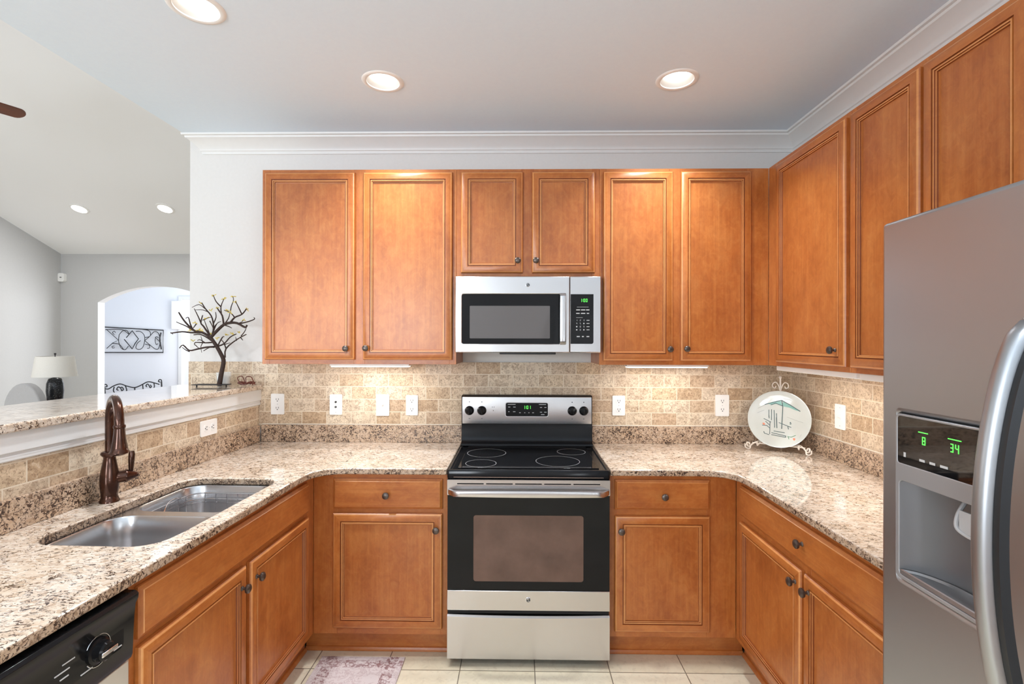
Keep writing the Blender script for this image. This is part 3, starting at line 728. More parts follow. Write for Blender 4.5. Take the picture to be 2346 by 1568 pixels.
# drawer
m = MB(); 
loops = []
for k in range(21):
    x = -W2 + .002 + (2 * W2 - .004) * k / 20; dz = .006 * (1 - (x / W2) ** 2)
    loops.append([(x, -.632, .034), (x, -.666, .034), (x, -.672, .040), (x, -.672, .236 - dz), (x, -.664, .243 - dz), (x, -.632, .243 - dz)])
m.loft(loops, True, True); m.build('storage_drawer', STEEL, rg, world=True)
bx('drawer_gap', -W2 + .003, W2 - .003, -.655, -.632, .243, .262, DARKGAP, rg, world=True)
# oven door
dm = Matrix.Identity(4)
def fp(name, pts, y, th, mat, parent, bevel=0, holes=()):
    m = MB(); m.M = Matrix.Translation((0, y, 0)) @ Matrix.Rotation(R(90), 4, 'X')
    m.plate(pts, list(holes), -th, 0); return m.build(name, mat, parent, bevel, world=True)
od = bx('oven_door', -W2 + .001, W2 - .001, -.660, -.632, .265, .872, BLACKE, rg, world=True)
fp('door_glass', [(-W2 + .002, .358), (W2 - .002, .358), (W2 - .002, .800), (-W2 + .002, .800)], -.668, .0075, BLACKG, od, .001, [rrect(-.256, .256, .398, .706, .012)])
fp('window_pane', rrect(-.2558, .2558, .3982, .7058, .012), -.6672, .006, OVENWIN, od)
ls = bx('lower_trim', -W2 + .001, W2 - .001, -.672, -.6605, .265, .357, STEEL, od, bevel=.002, world=True)
badge(ls, 0, .316 , -.672 + .35 )
# badge() works in the thing's own frame (front at local y)
slots = [[(c - .062, .851), (c + .062, .851), (c + .062, .856), (c - .062, .856)] for c in (-.27, -.135, 0, .135, .27)]
fp('upper_trim', [(-W2 + .001, .801), (W2 - .001, .801), (W2 - .001, .8715), (-W2 + .001, .8715)], -.672, .011, STEEL, od, 0, slots)
m = MB(); loops = []
for k in range(25):
    t = k / 24; x = -.372 + .744 * t; e = min(1, min(t, 1 - t) / .045); o = -.675 - .036 * math.sin(e * math.pi / 2); h = .014 + .004 * math.sin(math.pi * t)
    loops.append([(x, o + .004, .818 - h), (x, o - .006, .818 - h * .8), (x, o - .010, .818), (x, o - .006, .818 + h * .8), (x, o + .004, .818 + h), (x, o + .010, .818 + h * .5), (x, o + .010, .818 - h * .5)])
m.loft(loops, True, True); hd = m.build('door_handle', STEEL, od, world=True, smooth=50)
# cooktop
m = MB()
def rim(z, ins): return [(x, y, z) for x, y in rrect(-.3825 + ins, .3825 - ins, -.658 + ins, -.064 + ins, .012 - min(ins, .006), 4)]
m.loft([rim(.8735, .004), rim(.8755, .001), rim(.906, 0), rim(.9135, .004), rim(.9145, .010), rim(.9125, .016), rim(.910, .019)], True, True)
ct = m.build('cooktop_frame', BLACKE, rg, world=True)
bx('ceramic_glass', -.336, .336, -.615, -.10, .9105, .9145, BLACKG, ct, bevel=.002, world=True)
bx('front_seam', -.35, .35, -.6592, -.6582, .8795, .8815, CHROME, ct, world=True)
for x, y, r in ((-.232, -.53, .076), (-.219, -.300, .104), (.150, -.478, .110), (.24, -.262, .077)):
    m = MB(); n = 64
    m.loft([[(x + q * math.cos(2 * math.pi * k / n), y + q * math.sin(2 * math.pi * k / n), .9150) for k in range(n)] for q in (r - .0014, r)]); m.build('burner_ring', GREYMARK, ct, world=True, fix=False)
# backguard
m = MB(); m.prism([(-.016, .9145), (-.120, .9145), (-.116, .925), (-.100, .934), (-.094, .945), (-.088, 1.036), (-.088, 1.196), (-.080, 1.2015), (-.016, 1.2015)], 'x', -.380, .380)
bg = m.build('backguard', BLACKE, rg, .002, world=True)
m = MB(); loops = []
for k in range(13):
    x = -.374 + .748 * k / 12; 
    loops.append([(x, -.089, 1.038), (x, -.096, 1.040), (x, -.100, 1.06), (x, -.098, 1.17), (x, -.094, 1.1925), (x, -.089, 1.1945)])
m.loft(loops, True, True); pn = m.build('control_panel', STEEL, bg, world=True)
fp('display_bezel', rrect(-.1255, .1255, 1.0795, 1.165, .012), -.1005, .004, CHROME, pn)
dp = fp('display_window', rrect(-.122, .122, 1.083, 1.1615, .010), -.1012, .003, BLACKG, pn)
m = MB(); digits(m, '1:01', -.020, 1.126, .019, -.1015); m.build('clock_digits', GREENE, dp, world=True)
marks('panel_label', [(x, z, l, .0032) for x, z, l in ((-.088, 1.1525, .045), (.080, 1.1525, .02), (.100, 1.1525, .022), (-.102, 1.137, .012), (-.072, 1.137, .014), (.082, 1.135, .012), (.107, 1.135, .012), (-.104, 1.110, .008), (-.073, 1.110, .014), (-.040, 1.104, .009), (-.012, 1.104, .006), (.012, 1.104, .006), (.036, 1.104, .010), (.082, 1.108, .012), (.107, 1.108, .014), (.092, 1.094, .02))], -.1013, -.1017, GREYMARK, dp)
for x, g in ((-.333, 0), (-.261, 0), (.262, 0), (.329, 0)):
    m = MB(); m.lathe([(.0265, -.099), (.0265, -.104), (.022, -.108), (.0205, -.118), (.018, -.121), (.004, -.122)], (x, 0, 1.116), 28, 'y')
    kb = m.build('burner_knob', BLACKE, pn, world=True)
    m = MB(); m.M = Matrix.Translation((x, -.121, 1.116)) @ Matrix.Rotation(R(random.choice((0, 12, -15, 6))), 4, 'Y')
    m.box(-.0055, .0055, -.010, .0, -.021, .021); m.build('knob_grip', BLACKE, kb, .003, world=True)
for x in (-.333, -.261, .262, .329): marks('dial_mark', [(x, 1.1655, .005, .005), (x, 1.0692, .008, .0025)], -.0985, -.1008, INK, pn)
marks('indicator_dot', [(-.200, 1.136, .0036, .0036), (-.190, 1.136, .0036, .0036), (-.194, 1.116, .0036, .0036)], -.098, -.1010, INK, pn)

# ------------------------------------------------------------------ microwave
mw = thing('microwave_oven', 'over-the-range stainless microwave with black window and green clock', 'microwave', (0, -.2, 1.458))
bx('case', -.379, .379, -.352, -.012, 1.460, 1.855, BLACKP, mw, world=True)
dr = fp('door', [(-.3785, 1.4585), (.2175, 1.4585), (.2175, 1.856), (-.3785, 1.856)], -.392, .039, STEEL, mw, .004, [rrect(-.344, .199, 1.504, 1.763, .010)])
fp('door_glass', rrect(-.3438, .1988, 1.5042, 1.7628, .010), -.390, .03, BLACKG, dr)
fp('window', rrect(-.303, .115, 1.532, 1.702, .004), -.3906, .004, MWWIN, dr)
badge(dr, 0, 1.811 - 1.458, -.392 + .2, .0105)
cpn = fp('control_section', [(.2195, 1.4585), (.3785, 1.4585), (.3785, 1.856), (.2195, 1.856)], -.392, .039, STEEL, mw, .004)
kp = fp('keypad', [(.2222, 1.5042), (.331, 1.5042), (.3358, 1.5058), (.3393, 1.5092), (.3408, 1.514), (.3408, 1.7628), (.2222, 1.7628)], -.3925, .003, BLACKG, cpn)
m = MB(); digits(m, '1:00', .272, 1.722, .017, -.3927); m.build('clock_digits', GREENE, kp, world=True)
L = []
for z, xs in ((1.696, ((.285, .06),)), (1.681, ((.261, .020), (.287, .022), (.311, .017))), (1.663, ((.260, .018), (.287, .022), (.312, .012))), (1.641, ((.268, .034),))):
    for x, l in xs: L.append((x, z, l, .0012 if l > .03 else .0044))
n = 1
for r in range(4):
    z = 1.627 - .0165 * r
    for c in range(3):
        x = .254 + .0185 * c
        d = str(n) if r < 3 else '0'; n += 1
        if d in SEG and (r < 3 or c == 1): m = MB(); digits(m, d, x - .002, z - .004, .008, -.3927); m.build('key_number', GREYMARK, kp, world=True)
        else: L.append((x, z, .006, .006))
    L.append((.3125, z, .015, .003))
L += [(.262, 1.5425, .016, .005), (.286, 1.5425, .010, .005), (.312, 1.5425, .014, .005)]
marks('key_label', L, -.3925, -.3930, GREYMARK, kp)
m = MB(); loops = []
for k in range(17):
    t = k / 16; z = 1.500 + .268 * t; e = min(1, min(t, 1 - t) / .08); o = -.394 - .030 * math.sin(e * math.pi / 2)
    loops.append([(.164, o + .006, z), (.166, o - .006, z), (.181, o - .010, z), (.196, o - .006, z), (.198, o + .006, z), (.181, o + .008, z)])
m.loft(loops, True, True); m.build('door_handle', STEEL, dr, world=True, smooth=50)
bx('bottom_vent', -.150, .150, -.33, -.05, 1.4475, 1.4595, BLACKP, mw, world=True, bevel=.003)

# ------------------------------------------------------------------ refrigerator
fr = thing('refrigerator', 'tall stainless side-by-side refrigerator with ice dispenser at the right edge', 'refrigerator', (1.2, -2.26, 0))
FX = .806
bx('cabinet_body', .878, 1.57, -2.715, -1.805, .03, 1.775, plain('fridge_grey', lin(92, 92, 95), .5), fr, world=True, bevel=.004)
def fridge_plate(name, outer, x, th, mat, parent, bevel=0, holes=()):
    # outline in (y,z); the front faces -x
    m = MB(); m.M = Matrix(((0, 0, -1, x), (-1, 0, 0, 0), (0, 1, 0, 0), (0, 0, 0, 1)))
    m.plate([(-y, z) for y, z in outer], [[(-y, z) for y, z in h] for h in holes], -th, 0)
    return m.build(name, mat, parent, bevel, 3, world=True)
DH = rrect(-2.100, -1.850, .990, 1.356, .012)
def convex(y0, y1): return [(y0, .06), (y1, .06), (y1, 1.79), (y0, 1.79)]
fd = fridge_plate('freezer_door', [(-2.205, .06), (-1.802, .06), (-1.802, 1.790), (-2.205, 1.790)], FX, .068, STEELV, fr, .010, [DH])
fridge_plate('fridge_door', [(-2.713, .06), (-2.211, .06), (-2.211, 1.790), (-2.713, 1.790)], FX, .068, STEELV, fr, .010)
DISPG = plain('dispenser_grey', lin(112, 112, 114), .3, .2)
dsp = fridge_plate('dispenser_bezel', rrect(-2.099, -1.851, .991, 1.355, .012), FX - .004, .02, plain('bezel_silver', lin(165, 165, 167), .3, .4), fd, .002,
                   [rrect(-2.094, -1.857, 1.246, 1.350, .006), rrect(-2.090, -1.862, 1.000, 1.208, .010)])
gp = fridge_plate('display_glass', rrect(-2.0938, -1.8572, 1.2462, 1.3498, .006), FX - .003, .012, plain('mirror_black', (.006, .006, .007, 1), .03, spec=.9), dsp)
FM = Matrix(((0, 1, 0, FX - .0034), (-1, 0, 0, 0), (0, 0, 1, 0), (0, 0, 0, 1)))
for tx, x in (('8', 1.925), ('34', 1.992)): m = MB(FM); digits(m, tx, x, 1.298, .017, 0); m.build('temperature_number', GREENE, gp, world=True)
marks('glowing_bar', [(1.9275, 1.3235, .025, .002), (2.003, 1.3235, .030, .002)], 0, -.0004, GREENE, gp, FM)
marks('button_label', [(1.878, 1.267, .006, .010), (1.925, 1.2645, .014, .005), (1.951, 1.2645, .014, .005), (1.979, 1.2645, .018, .005)], 0, -.0004, GREYMARK, gp, FM)
# dispenser cavity: curved back, opening to the front
m = MB(); loops = []
for z, s in ((1.000, 1), (1.208, 1)):
    loops.append([(FX - .002 + .060 * math.sin(math.pi * min(1, max(0, (k) / 16))) ** .6, -1.862 - .228 * k / 16, z) for k in range(17)])
m.loft(loops, closed=False)
m.loft([loops[0], [(FX - .002, -1.862 - .228 * k / 16, 1.000) for k in range(17)]], closed=False)
m.loft([loops[1], [(FX - .002, -1.862 - .228 * k / 16, 1.208) for k in range(17)]], closed=False)
cv = m.build('dispenser_recess', DISPG, dsp, world=True, fix=False, smooth=60)
m = MB(); lp = []
for z, ins in ((1.0015, .0), (1.010, .0), (1.012, .004), (1.008, .010)):
    lp.append([(FX - .004 + ins * .5 + (.058 - ins * 1.5) * math.sin(math.pi * k / 16) ** .6 , -1.866 - ins - (.220 - 2 * ins) * k / 16, z) for k in range(17)])
m.loft(lp, True, True); m.build('drip_tray', plain('tray_silver', lin(170, 170, 172), .25, .8), dsp, world=True)
m = MB(); m.tube(smooth([(FX + .035, -1.985, 1.20), (FX + .018, -1.987, 1.175), (FX + .012, -1.990, 1.150), (FX + .014, -2.010, 1.140), (FX + .014, -2.035, 1.140), (FX + .012, -2.052, 1.150), (FX + .02, -2.054, 1.18), (FX + .035, -2.054, 1.20)]), .004, 8)
m.box(FX + .012, FX + .016, -2.048, -1.995, 1.143, 1.185); m.build('dispenser_paddle', plain('clear_grey_plastic', lin(190, 190, 192), .12), dsp, world=True)
# bowed door handles
def fhandle(y, nm):
    m = MB(); loops = []
    for k in range(33):
        t = k / 32; z = .83 + .72 * t; o = FX - .012 - .080 * math.sin(math.pi * t) ** .55
        loops.append([(o + .010, y - .016, z), (o - .004, y - .014, z), (o - .010, y - .006, z), (o - .010, y + .006, z), (o - .004, y + .014, z), (o + .010, y + .016, z), (o + .014, y, z)])
    m.loft(loops, True, True); return m.build(nm, STEELV, fd if y > -2.2 else fr, world=True, smooth=50)
h1 = fhandle(-2.155, 'door_handle')
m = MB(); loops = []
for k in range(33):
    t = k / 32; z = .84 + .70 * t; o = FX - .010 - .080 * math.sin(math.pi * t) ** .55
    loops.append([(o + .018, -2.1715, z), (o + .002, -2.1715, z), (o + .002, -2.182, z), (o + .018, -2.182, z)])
m.loft(loops, True, True); m.build('handle_shade_strip', BLACKP, h1, world=True)  # added black strip standing for the shade along the handle's side
bx('handle_mount', FX - .016, FX + .004, -2.168, -2.142, 1.525, 1.555, STEELV, h1, world=True, bevel=.004)
bx('base_grille', .87, .878, -2.71, -1.81, .002, .055, BLACKP, fr, world=True)

# ------------------------------------------------------------------ outlets and switches
def plate_thing(name, label, cat, M, w=.076, h=.122, kind='duplex', group='wall plates'):
    """M places the plate: local x across, z up, -y out of the wall"""
    t = thing(name, label, cat, (0, 0, 0), 0, group)
    loc, q, _ = M.decompose(); t.location = loc; t.rotation_euler = q.to_euler(); ROOT[t.name] = M
    m = MB(); mm = Matrix.Rotation(R(90), 4, 'X'); m.M = mm
    m.plate(rrect(-w / 2, w / 2, -h / 2, h / 2, .006, 4), [], 0, .006); m.build('cover_plate', WHITEP, t, .002)
    ins = []
    if kind == 'duplex':
        for zz in (.0255, -.0255):
            m = MB(); m.M = mm; m.plate([(x, y + zz) for x, y in rrect(-.017, .017, -.0145, .0145, .010, 4)], [], .004, .0075); rc = m.build('receptacle', WHITEP, t)
            m = MB(); m.box(-.008, -.0055, -.0082, -.0074, zz - .001, zz + .009); m.box(.0055, .008, -.0082, -.0074, zz - .001, zz + .009); m.lathe([(.003, -.0074), (.003, -.0082), (.0005, -.0082)], (0, 0, zz - .007), 10, 'y'); m.build('slots', INK, rc)
    elif kind == 'switch':
        m = MB(); m.box(-.006, .006, -.0075, -.004, -.013, .013); s = m.build('toggle_slot', WHITEP, t)
        m = MB(); m.M = Matrix.Translation((0, -.006, -.002)) @ Matrix.Rotation(R(-25), 4, 'X'); m.box(-.0045, .0045, -.016, 0, -.005, .005); m.build('toggle', WHITEP, t, .0015)
    elif kind == 'jack':
        for zz in (.016, -.014):
            m = MB(); m.lathe([(.006, -.005), (.006, -.010), (.003, -.010), (.003, -.006)], (0, 0, zz), 14, 'y'); m.build('jack', INK, t)
    m = MB()
    for zz in (.046, -.046) if kind != 'duplex' else (0,): m.lathe([(.0028, -.0055), (.0028, -.0068), (.0005, -.007)], (0, 0, zz), 10, 'y')
    m.build('screw', GREYMARK, t)
    return t
def onback(x0, x1, z0, z1): return Matrix.Translation(((x0 + x1) / 2, -.0102, (z0 + z1) / 2)), abs(x1 - x0), abs(z1 - z0)
for (a, b, c, d), nm, lab, cat, k in (
    ((-1.536, -1.456, 1.076, 1.200), 'wall_outlet', 'white outlet plate on the back tile, leftmost, beside the half wall', 'outlet', 'duplex'),
    ((-1.181, -1.106, 1.075, 1.197), 'cable_jack_plate', 'white cable jack plate with two dark sockets on the back tile', 'wall plate', 'jack'),
    ((-.901, -.822, 1.070, 1.198), 'light_switch', 'white toggle light switch between the jack plate and an outlet', 'light switch', 'switch'),
    ((-.722, -.650, 1.074, 1.194), 'wall_outlet', 'white duplex outlet on the back tile, nearest the range on its left', 'outlet', 'duplex'),
    ((.510, .585, 1.078, 1.196), 'wall_outlet', 'white duplex outlet on the back tile, just right of the range', 'outlet', 'duplex'),
    ((1.119, 1.199, 1.076, 1.203), 'wall_outlet', 'white duplex outlet on the back tile, beside the standing plate', 'outlet', 'duplex')):
    M, w_, h_ = onback(a, b, c, d); plate_thing(nm, lab, cat, M, w_, h_, k)
M = Matrix.Translation((1.5748, -.453, 1.140)) @ Matrix.Rotation(R(-90), 4, 'Z'); plate_thing('light_switch', 'white toggle switch plate alone on the right wall tile', 'light switch', M, .08, .125, 'switch')
M = LM @ Matrix.Translation((XF + .0002, -.497, 1.076)) @ Matrix.Rotation(R(90), 4, 'Z') @ Matrix.Rotation(R(90), 4, 'Y'); plate_thing('wall_outlet', 'white outlet plate laid sideways on the half wall tile above the left worktop', 'outlet', M, .078, .125, 'duplex')

# ------------------------------------------------------------------ under-cabinet lights
def ucl(label, x0, x1, y0, y1, power, deep=0):
    cx, cy = (x0 + x1) / 2, (y0 + y1) / 2
    t = thing('under_cabinet_light', label, 'light', (cx, cy, 1.372 - deep), 0, 'under-cabinet light bars')
    bx('housing', x0, x1, y0, y1, 1.378 - deep, 1.3925, WHITEP, t, world=True, bevel=.003)
    ins = .006 if not deep else .015
    bx('diffuser', x0 + ins, x1 - ins, y0 + ins, y1 - ins, (1.372 if not deep else 1.3765) - deep, 1.3779 - deep, TUBEE, t, world=True, bevel=.001)
    lx, lyy = (x1 - x0 - .03, y1 - y0 - .03)
    o = area('under_cabinet_lamp', (cx, cy, 1.370), (0, 0, 0), lx, lyy, power, (1, .97, .92)); o.parent = t; o.location = (0, 0, -.002 + (.003 if deep else 0))
ucl('slim white light bar glowing under the left wall cabinet', -1.098, -.655, -.235, -.165, 1.9)
ucl('slim white light bar glowing under the cabinet right of the microwave', .548, .997, -.235, -.165, 1.9)
ucl('white light bar under the right-wall cabinet next to the corner', 1.300, 1.370, -.975, -.36, 1.9, .010)
ucl('white light bar under the right-wall cabinet beside the refrigerator', 1.300, 1.370, -1.60, -.995, 1.9, .012)

# ------------------------------------------------------------------ recessed downlights
def downlight(label, x, y, power=9):
    t = thing('recessed_downlight', label, 'ceiling light', (x, y, CH), 0, 'recessed kitchen ceiling lights')
    m = MB(); m.lathe([(.076, .002), (.0765, -.004), (.082, -.006), (.094, -.004), (.098, -.0005), (.098, -.0001)], (0, 0, 0), 40, cap0=False, cap1=False); m.build('trim_ring', WHITEP, t)
    m = MB(); m.lathe([(.076, .001), (.067, .014), (.0625, .024), (.061, .032), (.0605, .045)], (0, 0, 0), 40, cap0=False, cap1=False); m.build('baffle', plain('baffle_satin', lin(214, 213, 208), .5), t, smooth=60)
    m = MB(); m.lathe([(.0605, .036), (.052, .033), (.001, .031)], (0, 0, 0), 40, cap0=True, cap1=False); m.build('lens', LENS, t)
    o = area('downlight_lamp', (x, y, CH - .004), (0, 0, 0), .11, .11, power, (.92, .96, 1), 'DISK', R(108)); o.parent = t; o.location = (0, 0, -.008)
    return t
labs = ['round recessed ceiling light above the left wall cabinets', 'round recessed ceiling light above the right wall cabinets', 'recessed ceiling light at the top edge above the sink',
        'recessed ceiling light behind the camera on the left', 'recessed ceiling light behind the camera on the right', 'recessed ceiling light farthest behind the camera']
for (x, y), l in zip(DL, labs): downlight(l, x, y)
# vault lights
for (x, yy), l in (((-5.43, 3.02), 'bright recessed light on the sloped living-room ceiling, the left one'), ((-4.37, 3.02), 'bright recessed light on the sloped living-room ceiling, the right one')):
    z = 2.757 + .39 * (4.0 - yy)
    t = thing('recessed_downlight', l, 'ceiling light', (x, yy, z), 0, 'lights in the sloped ceiling'); t.rotation_euler = (math.atan(-.39), 0, 0)
    m = MB(); m.lathe([(.10, 0), (.10, -.006), (.078, -.010)], (0, 0, 0), 32, cap0=False, cap1=False); m.build('trim_ring', WHITEP, t)
    m = MB(); m.lathe([(.0785, -.0095), (.06, -.007), (.001, -.006)], (0, 0, 0), 32, cap0=False, cap1=False); m.build('lens', LENS, t)
    o = area('downlight_lamp', (x, yy, z - .03), (0, 0, 0), .14, .14, 12, (1, .98, .95), 'DISK'); o.parent = t; o.location = (0, 0, -.02)

# ------------------------------------------------------------------ twig tree and small things on the bar
BZ = 1.2552
def px3(px, py, y):         # ray through a measured outline point onto the upright plane y
    d = _f2 + _r3 * ((px - 1173) / FPX) - _u3 * ((py - 784) / FPX); t = (y - CAM.y) / d.y; return CAM + d * t
tr = thing('twig_tree', 'bare dark twig tree with small yellow blossoms on a metal base, on the bar top', 'decorative tree', (-1.74, -.17, BZ))
def tp(u, v, y): return px3(350 + u / 4.9, 640 + v / 4.9, y)
TRK = [(745, 1196), (758, 1130), (772, 1050), (795, 920), (765, 840), (705, 735), (650, 655)]
BR = [([(650, 655), (720, 580), (800, 510), (870, 490), (950, 495), (1035, 540), (1058, 515)], .0085, 0),
      ([(870, 490), (920, 430), (1000, 395), (1050, 335)], .005, -.02), ([(1000, 395), (960, 310), (930, 250)], .003, -.03), ([(920, 430), (870, 375), (800, 348)], .003, -.04),
      ([(800, 510), (850, 440), (865, 380)], .0032, .02), ([(795, 500), (780, 410), (740, 350), (720, 320)], .0048, .01), ([(772, 400), (765, 310), (800, 220)], .0036, 0),
      ([(765, 310), (710, 250), (680, 180)], .0032, -.02), ([(870, 380), (880, 310), (905, 240), (900, 195)], .0028, .02), ([(970, 500), (1060, 480), (1140, 450), (1135, 430)], .0035, .02),
      ([(960, 495), (1000, 480), (1020, 455)], .0022, 0), ([(640, 630), (570, 530), (540, 490), (560, 405)], .0045, -.02), ([(540, 490), (510, 420), (465, 330)], .003, -.03),
      ([(660, 640), (680, 580), (680, 500), (655, 410), (590, 330), (550, 265)], .0048, .02), ([(680, 500), (710, 430), (705, 370)], .003, .03), ([(590, 335), (520, 285), (440, 318)], .0024, .02),
      ([(625, 370), (560, 345), (480, 345)], .0024, .03), ([(640, 620), (600, 520), (575, 450)], .003, 0), ([(680, 590), (720, 500), (765, 475)], .0026, .04), ([(800, 515), (850, 530), (885, 548)], .0035, -.02),
      ([(650, 655), (560, 600), (470, 580), (400, 520), (340, 450), (290, 370)], .0062, -.03), ([(560, 600), (430, 600), (330, 590), (215, 605), (203, 600)], .0045, -.01), ([(215, 605), (225, 620)], .002, -.01),
      ([(450, 575), (380, 530), (310, 500), (265, 480)], .0034, .0), ([(450, 570), (420, 500), (400, 430), (370, 440)], .0032, -.05), ([(660, 690), (600, 650), (530, 620), (460, 625)], .0045, .03),
      ([(690, 760), (600, 765), (500, 785), (410, 800), (340, 740), (300, 775)], .0048, -.03), ([(410, 812), (370, 795), (330, 765)], .003, -.03), ([(690, 765), (640, 765), (570, 805)], .0035, -.06),
      ([(670, 710), (590, 715), (480, 710), (470, 740)], .0035, .02), ([(590, 715), (530, 680), (500, 690)], .0025, 0), ([(560, 710), (540, 640)], .0022, .03), ([(560, 715), (540, 760), (550, 825)], .002, .02),
      ([(725, 755), (780, 655), (800, 645)], .0035, -.02), ([(725, 755), (800, 725), (870, 650), (940, 615)], .004, .02), ([(800, 735), (868, 715)], .0025, .03),
      ([(812, 880), (822, 780), (940, 680), (1050, 620)], .0042, -.02), ([(822, 780), (800, 720), (770, 680)], .003, -.04), ([(940, 690), (930, 650)], .0022, -.02), ([(985, 655), (1010, 685)], .0028, -.02),
      ([(990, 640), (1030, 590), (1050, 545)], .0026, .01), ([(480, 740), (510, 770), (545, 780)], .0022, -.04), ([(640, 470), (670, 530), (678, 560)], .0025, -.03), ([(690, 560), (700, 520), (740, 480)], .002, -.02),
      ([(490, 500), (450, 555)], .003, -.05), ([(560, 460), (620, 435), (660, 425)], .0022, .0)]
m = MB(); Y0 = -.17
m.tube(smooth([tp(u, v, Y0) for u, v in TRK], 4), [.0135 - .0045 * k / 24 for k in range(25)], 10)
m.build('trunk', BARK, tr, world=True, smooth=60)
m = MB()
for pl, r, dy in BR:
    n = len(pl); P = [tp(u, v, Y0 + dy * k / max(1, n - 1) * 2) for k, (u, v) in enumerate(pl)]
    S = smooth(P, 3); q = len(S)
    m.tube(S, [r * 1.18 * (1 - .5 * k / (q - 1)) for k in range(q)], 6)
m.build('branches', BARK, tr, world=True, smooth=60)
m = MB()
for u, v, dy in ((530, 265, .02), (920, 255, -.03), (840, 350, -.05), (865, 372, -.05), (600, 440, 0), (480, 490, -.05), (820, 625, .0), (720, 665, -.02), (650, 352, .02), (722, 322, .01), (455, 695, .02), (1018, 455, .02), (960, 600, .02),
                 (510, 570, -.02), (650, 612, 0), (425, 578, -.02), (903, 192, .04), (1052, 340, -.03), (545, 575, -.04), (690, 182, -.03), (800, 218, 0), (890, 620, .02)):
    c = tp(u, v, Y0 + dy)
    for k in range(5):
        a = random.random() * 6.28; b = random.uniform(-.6, .9); L = random.uniform(.010, .019)
        e = c + Vector((math.cos(a) * math.cos(b), math.sin(a) * math.cos(b), math.sin(b))) * L
        m.tube([c, c.lerp(e, .55), e], [.0008, .0030, .0006], 4)
m.build('blossoms', YELL, tr, world=True)
m = MB(); bc = tp(700, 1213, -.17)
m.box(-1.895, -1.705, -.205, -.135, BZ + .010, BZ + .014, 'x')
for x in (-1.885, -1.715): m.tube([(x, -.17, BZ + .011), (x, -.17, BZ)], .004, 8)
m.build('base_plate', BIRON, tr, .001, world=True)

cu = thing('candle_glass', 'small white candle in a clear glass cup behind the twig tree trunk', 'candle', (-1.775, -.095, BZ))
m = MB(); m.lathe([(.026, 0), (.033, .002), (.040, .078), (.0375, .078), (.0315, .006), (.001, .005)], (0, 0, 0), 28, cap0=True, cap1=False); m.build('glass_cup', GLASS, cu)
m = MB(); m.lathe([(.030, .007), (.0345, .052), (.032, .055), (.001, .054)], (0, 0, 0), 28); m.build('candle_wax', WHITEP, cu)

co = thing('coiled_cord', 'small coil of brown cord lying beside the twig tree on the bar', 'cord', (-1.632, -.115, BZ))
m = MB(); P = []
for k in range(46):
    a = k * .52; rad = .020 + .010 * math.sin(k * .9) + .006 * math.cos(k * 1.7); P.append((rad * 1.5 * math.cos(a), rad * .7 * math.sin(a), .006 + .010 * abs(math.sin(k * .37)) + .012 * (k % 3) / 3))
m.tube(smooth(P, 3), .0028, 6); 
m.tube(smooth([(-.03, 0, .01), (-.05, 0, .045), (-.025, .005, .055), (0, 0, .012), (.0, 0, .05), (.03, .0, .052), (.045, 0, .02), (.055, .0, .006)]), .0026, 6)
m.build('cord', plain('brown_cord', lin(96, 38, 22), .4), co)

# ------------------------------------------------------------------ plate on its easel
EL = Vector((1.392, -.205, .9142)); az = R(-34)
pe = thing('plate_easel', 'white scrolled iron easel holding the painted plate in the worktop corner', 'plate stand', tuple(EL), az)
m = MB()
def spiral(cx, cz, r0, turns, y, s=1, a0=0):
    return [(cx + s * r0 * (1 - .75 * k / 20) * math.cos(a0 + turns * 6.283 * k / 20), y, cz + r0 * (1 - .75 * k / 20) * math.sin(a0 + turns * 6.283 * k / 20)) for k in range(21)]
for s in (-1, 1):
    m.tube(smooth([(s * .02, .055, .10), (s * .06, .03, .035), (s * .10, -.005, .042), (s * .125, -.030, .030), (s * .140, -.045, .016), (s * .150, -.055, .022), (s * .152, -.050, .036), (s * .142, -.045, .036), (s * .140, -.045, .026)]), .0042, 8)
    m.tube(smooth([(s * .09, -.002, .040), (s * .10, -.03, .024), (s * .102, -.040, .030), (s * .102, -.042, .046)]), .0036, 8)
    m.tube(smooth([(s * .135, -.044, .020), (s * .137, -.048, .006), (s * .150, -.052, .0045), (s * .160, -.056, .014), (s * .160, -.055, .03)]), .0038, 8)
m.tube([(-.13, -.02, .034), (.13, -.02, .034)], .003, 8)
m.build('front_legs', WIRON, pe)
m = MB(); m.tube(smooth([(0, .135, .002), (0, .125, .10), (0, .085, .25), (0, .075, .33), (0, .072, .395)]), .0045, 8); m.ball((0, .072, .402), .009)
m.tube([(-.02, .055, .10), (0, .11, .19), (.02, .055, .10)], .0035, 8)
for s in (-1, 1): m.tube(smooth([(0, .078, .31), (s * .006, .076, .345), (s * .020, .074, .372), (s * .036, .074, .368), (s * .040, .074, .350), (s * .028, .074, .340), (s * .022, .074, .352)]), .0032, 8)
m.build('back_stem', WIRON, pe)
PR = .157; tilt = R(14)
PM = Matrix.Translation(EL) @ Matrix.Rotation(az, 4, 'Z') @ Matrix.Translation((0, -.030, .022)) @ Matrix.Rotation(-tilt, 4, 'X') @ Matrix.Translation((0, 0, PR))
plt = thing('decorative_plate', 'round cream plate painted with a green beach umbrella, leaning on the white easel', 'plate', tuple(EL), az)
prof = [(.001, .012), (.055, .0115), (.060, .016), (.068, .012), (.120, .004), (PR - .004, -.0045), (PR, -.006), (PR, -.0085), (PR - .006, -.0095), (.120, -.002), (.080, .004), (.001, .006)]
m = MB(PM); m.lathe(prof, (0, 0, 0), 64, 'y'); m.build('plate_body', CERAM, plt, world=True, smooth=50)
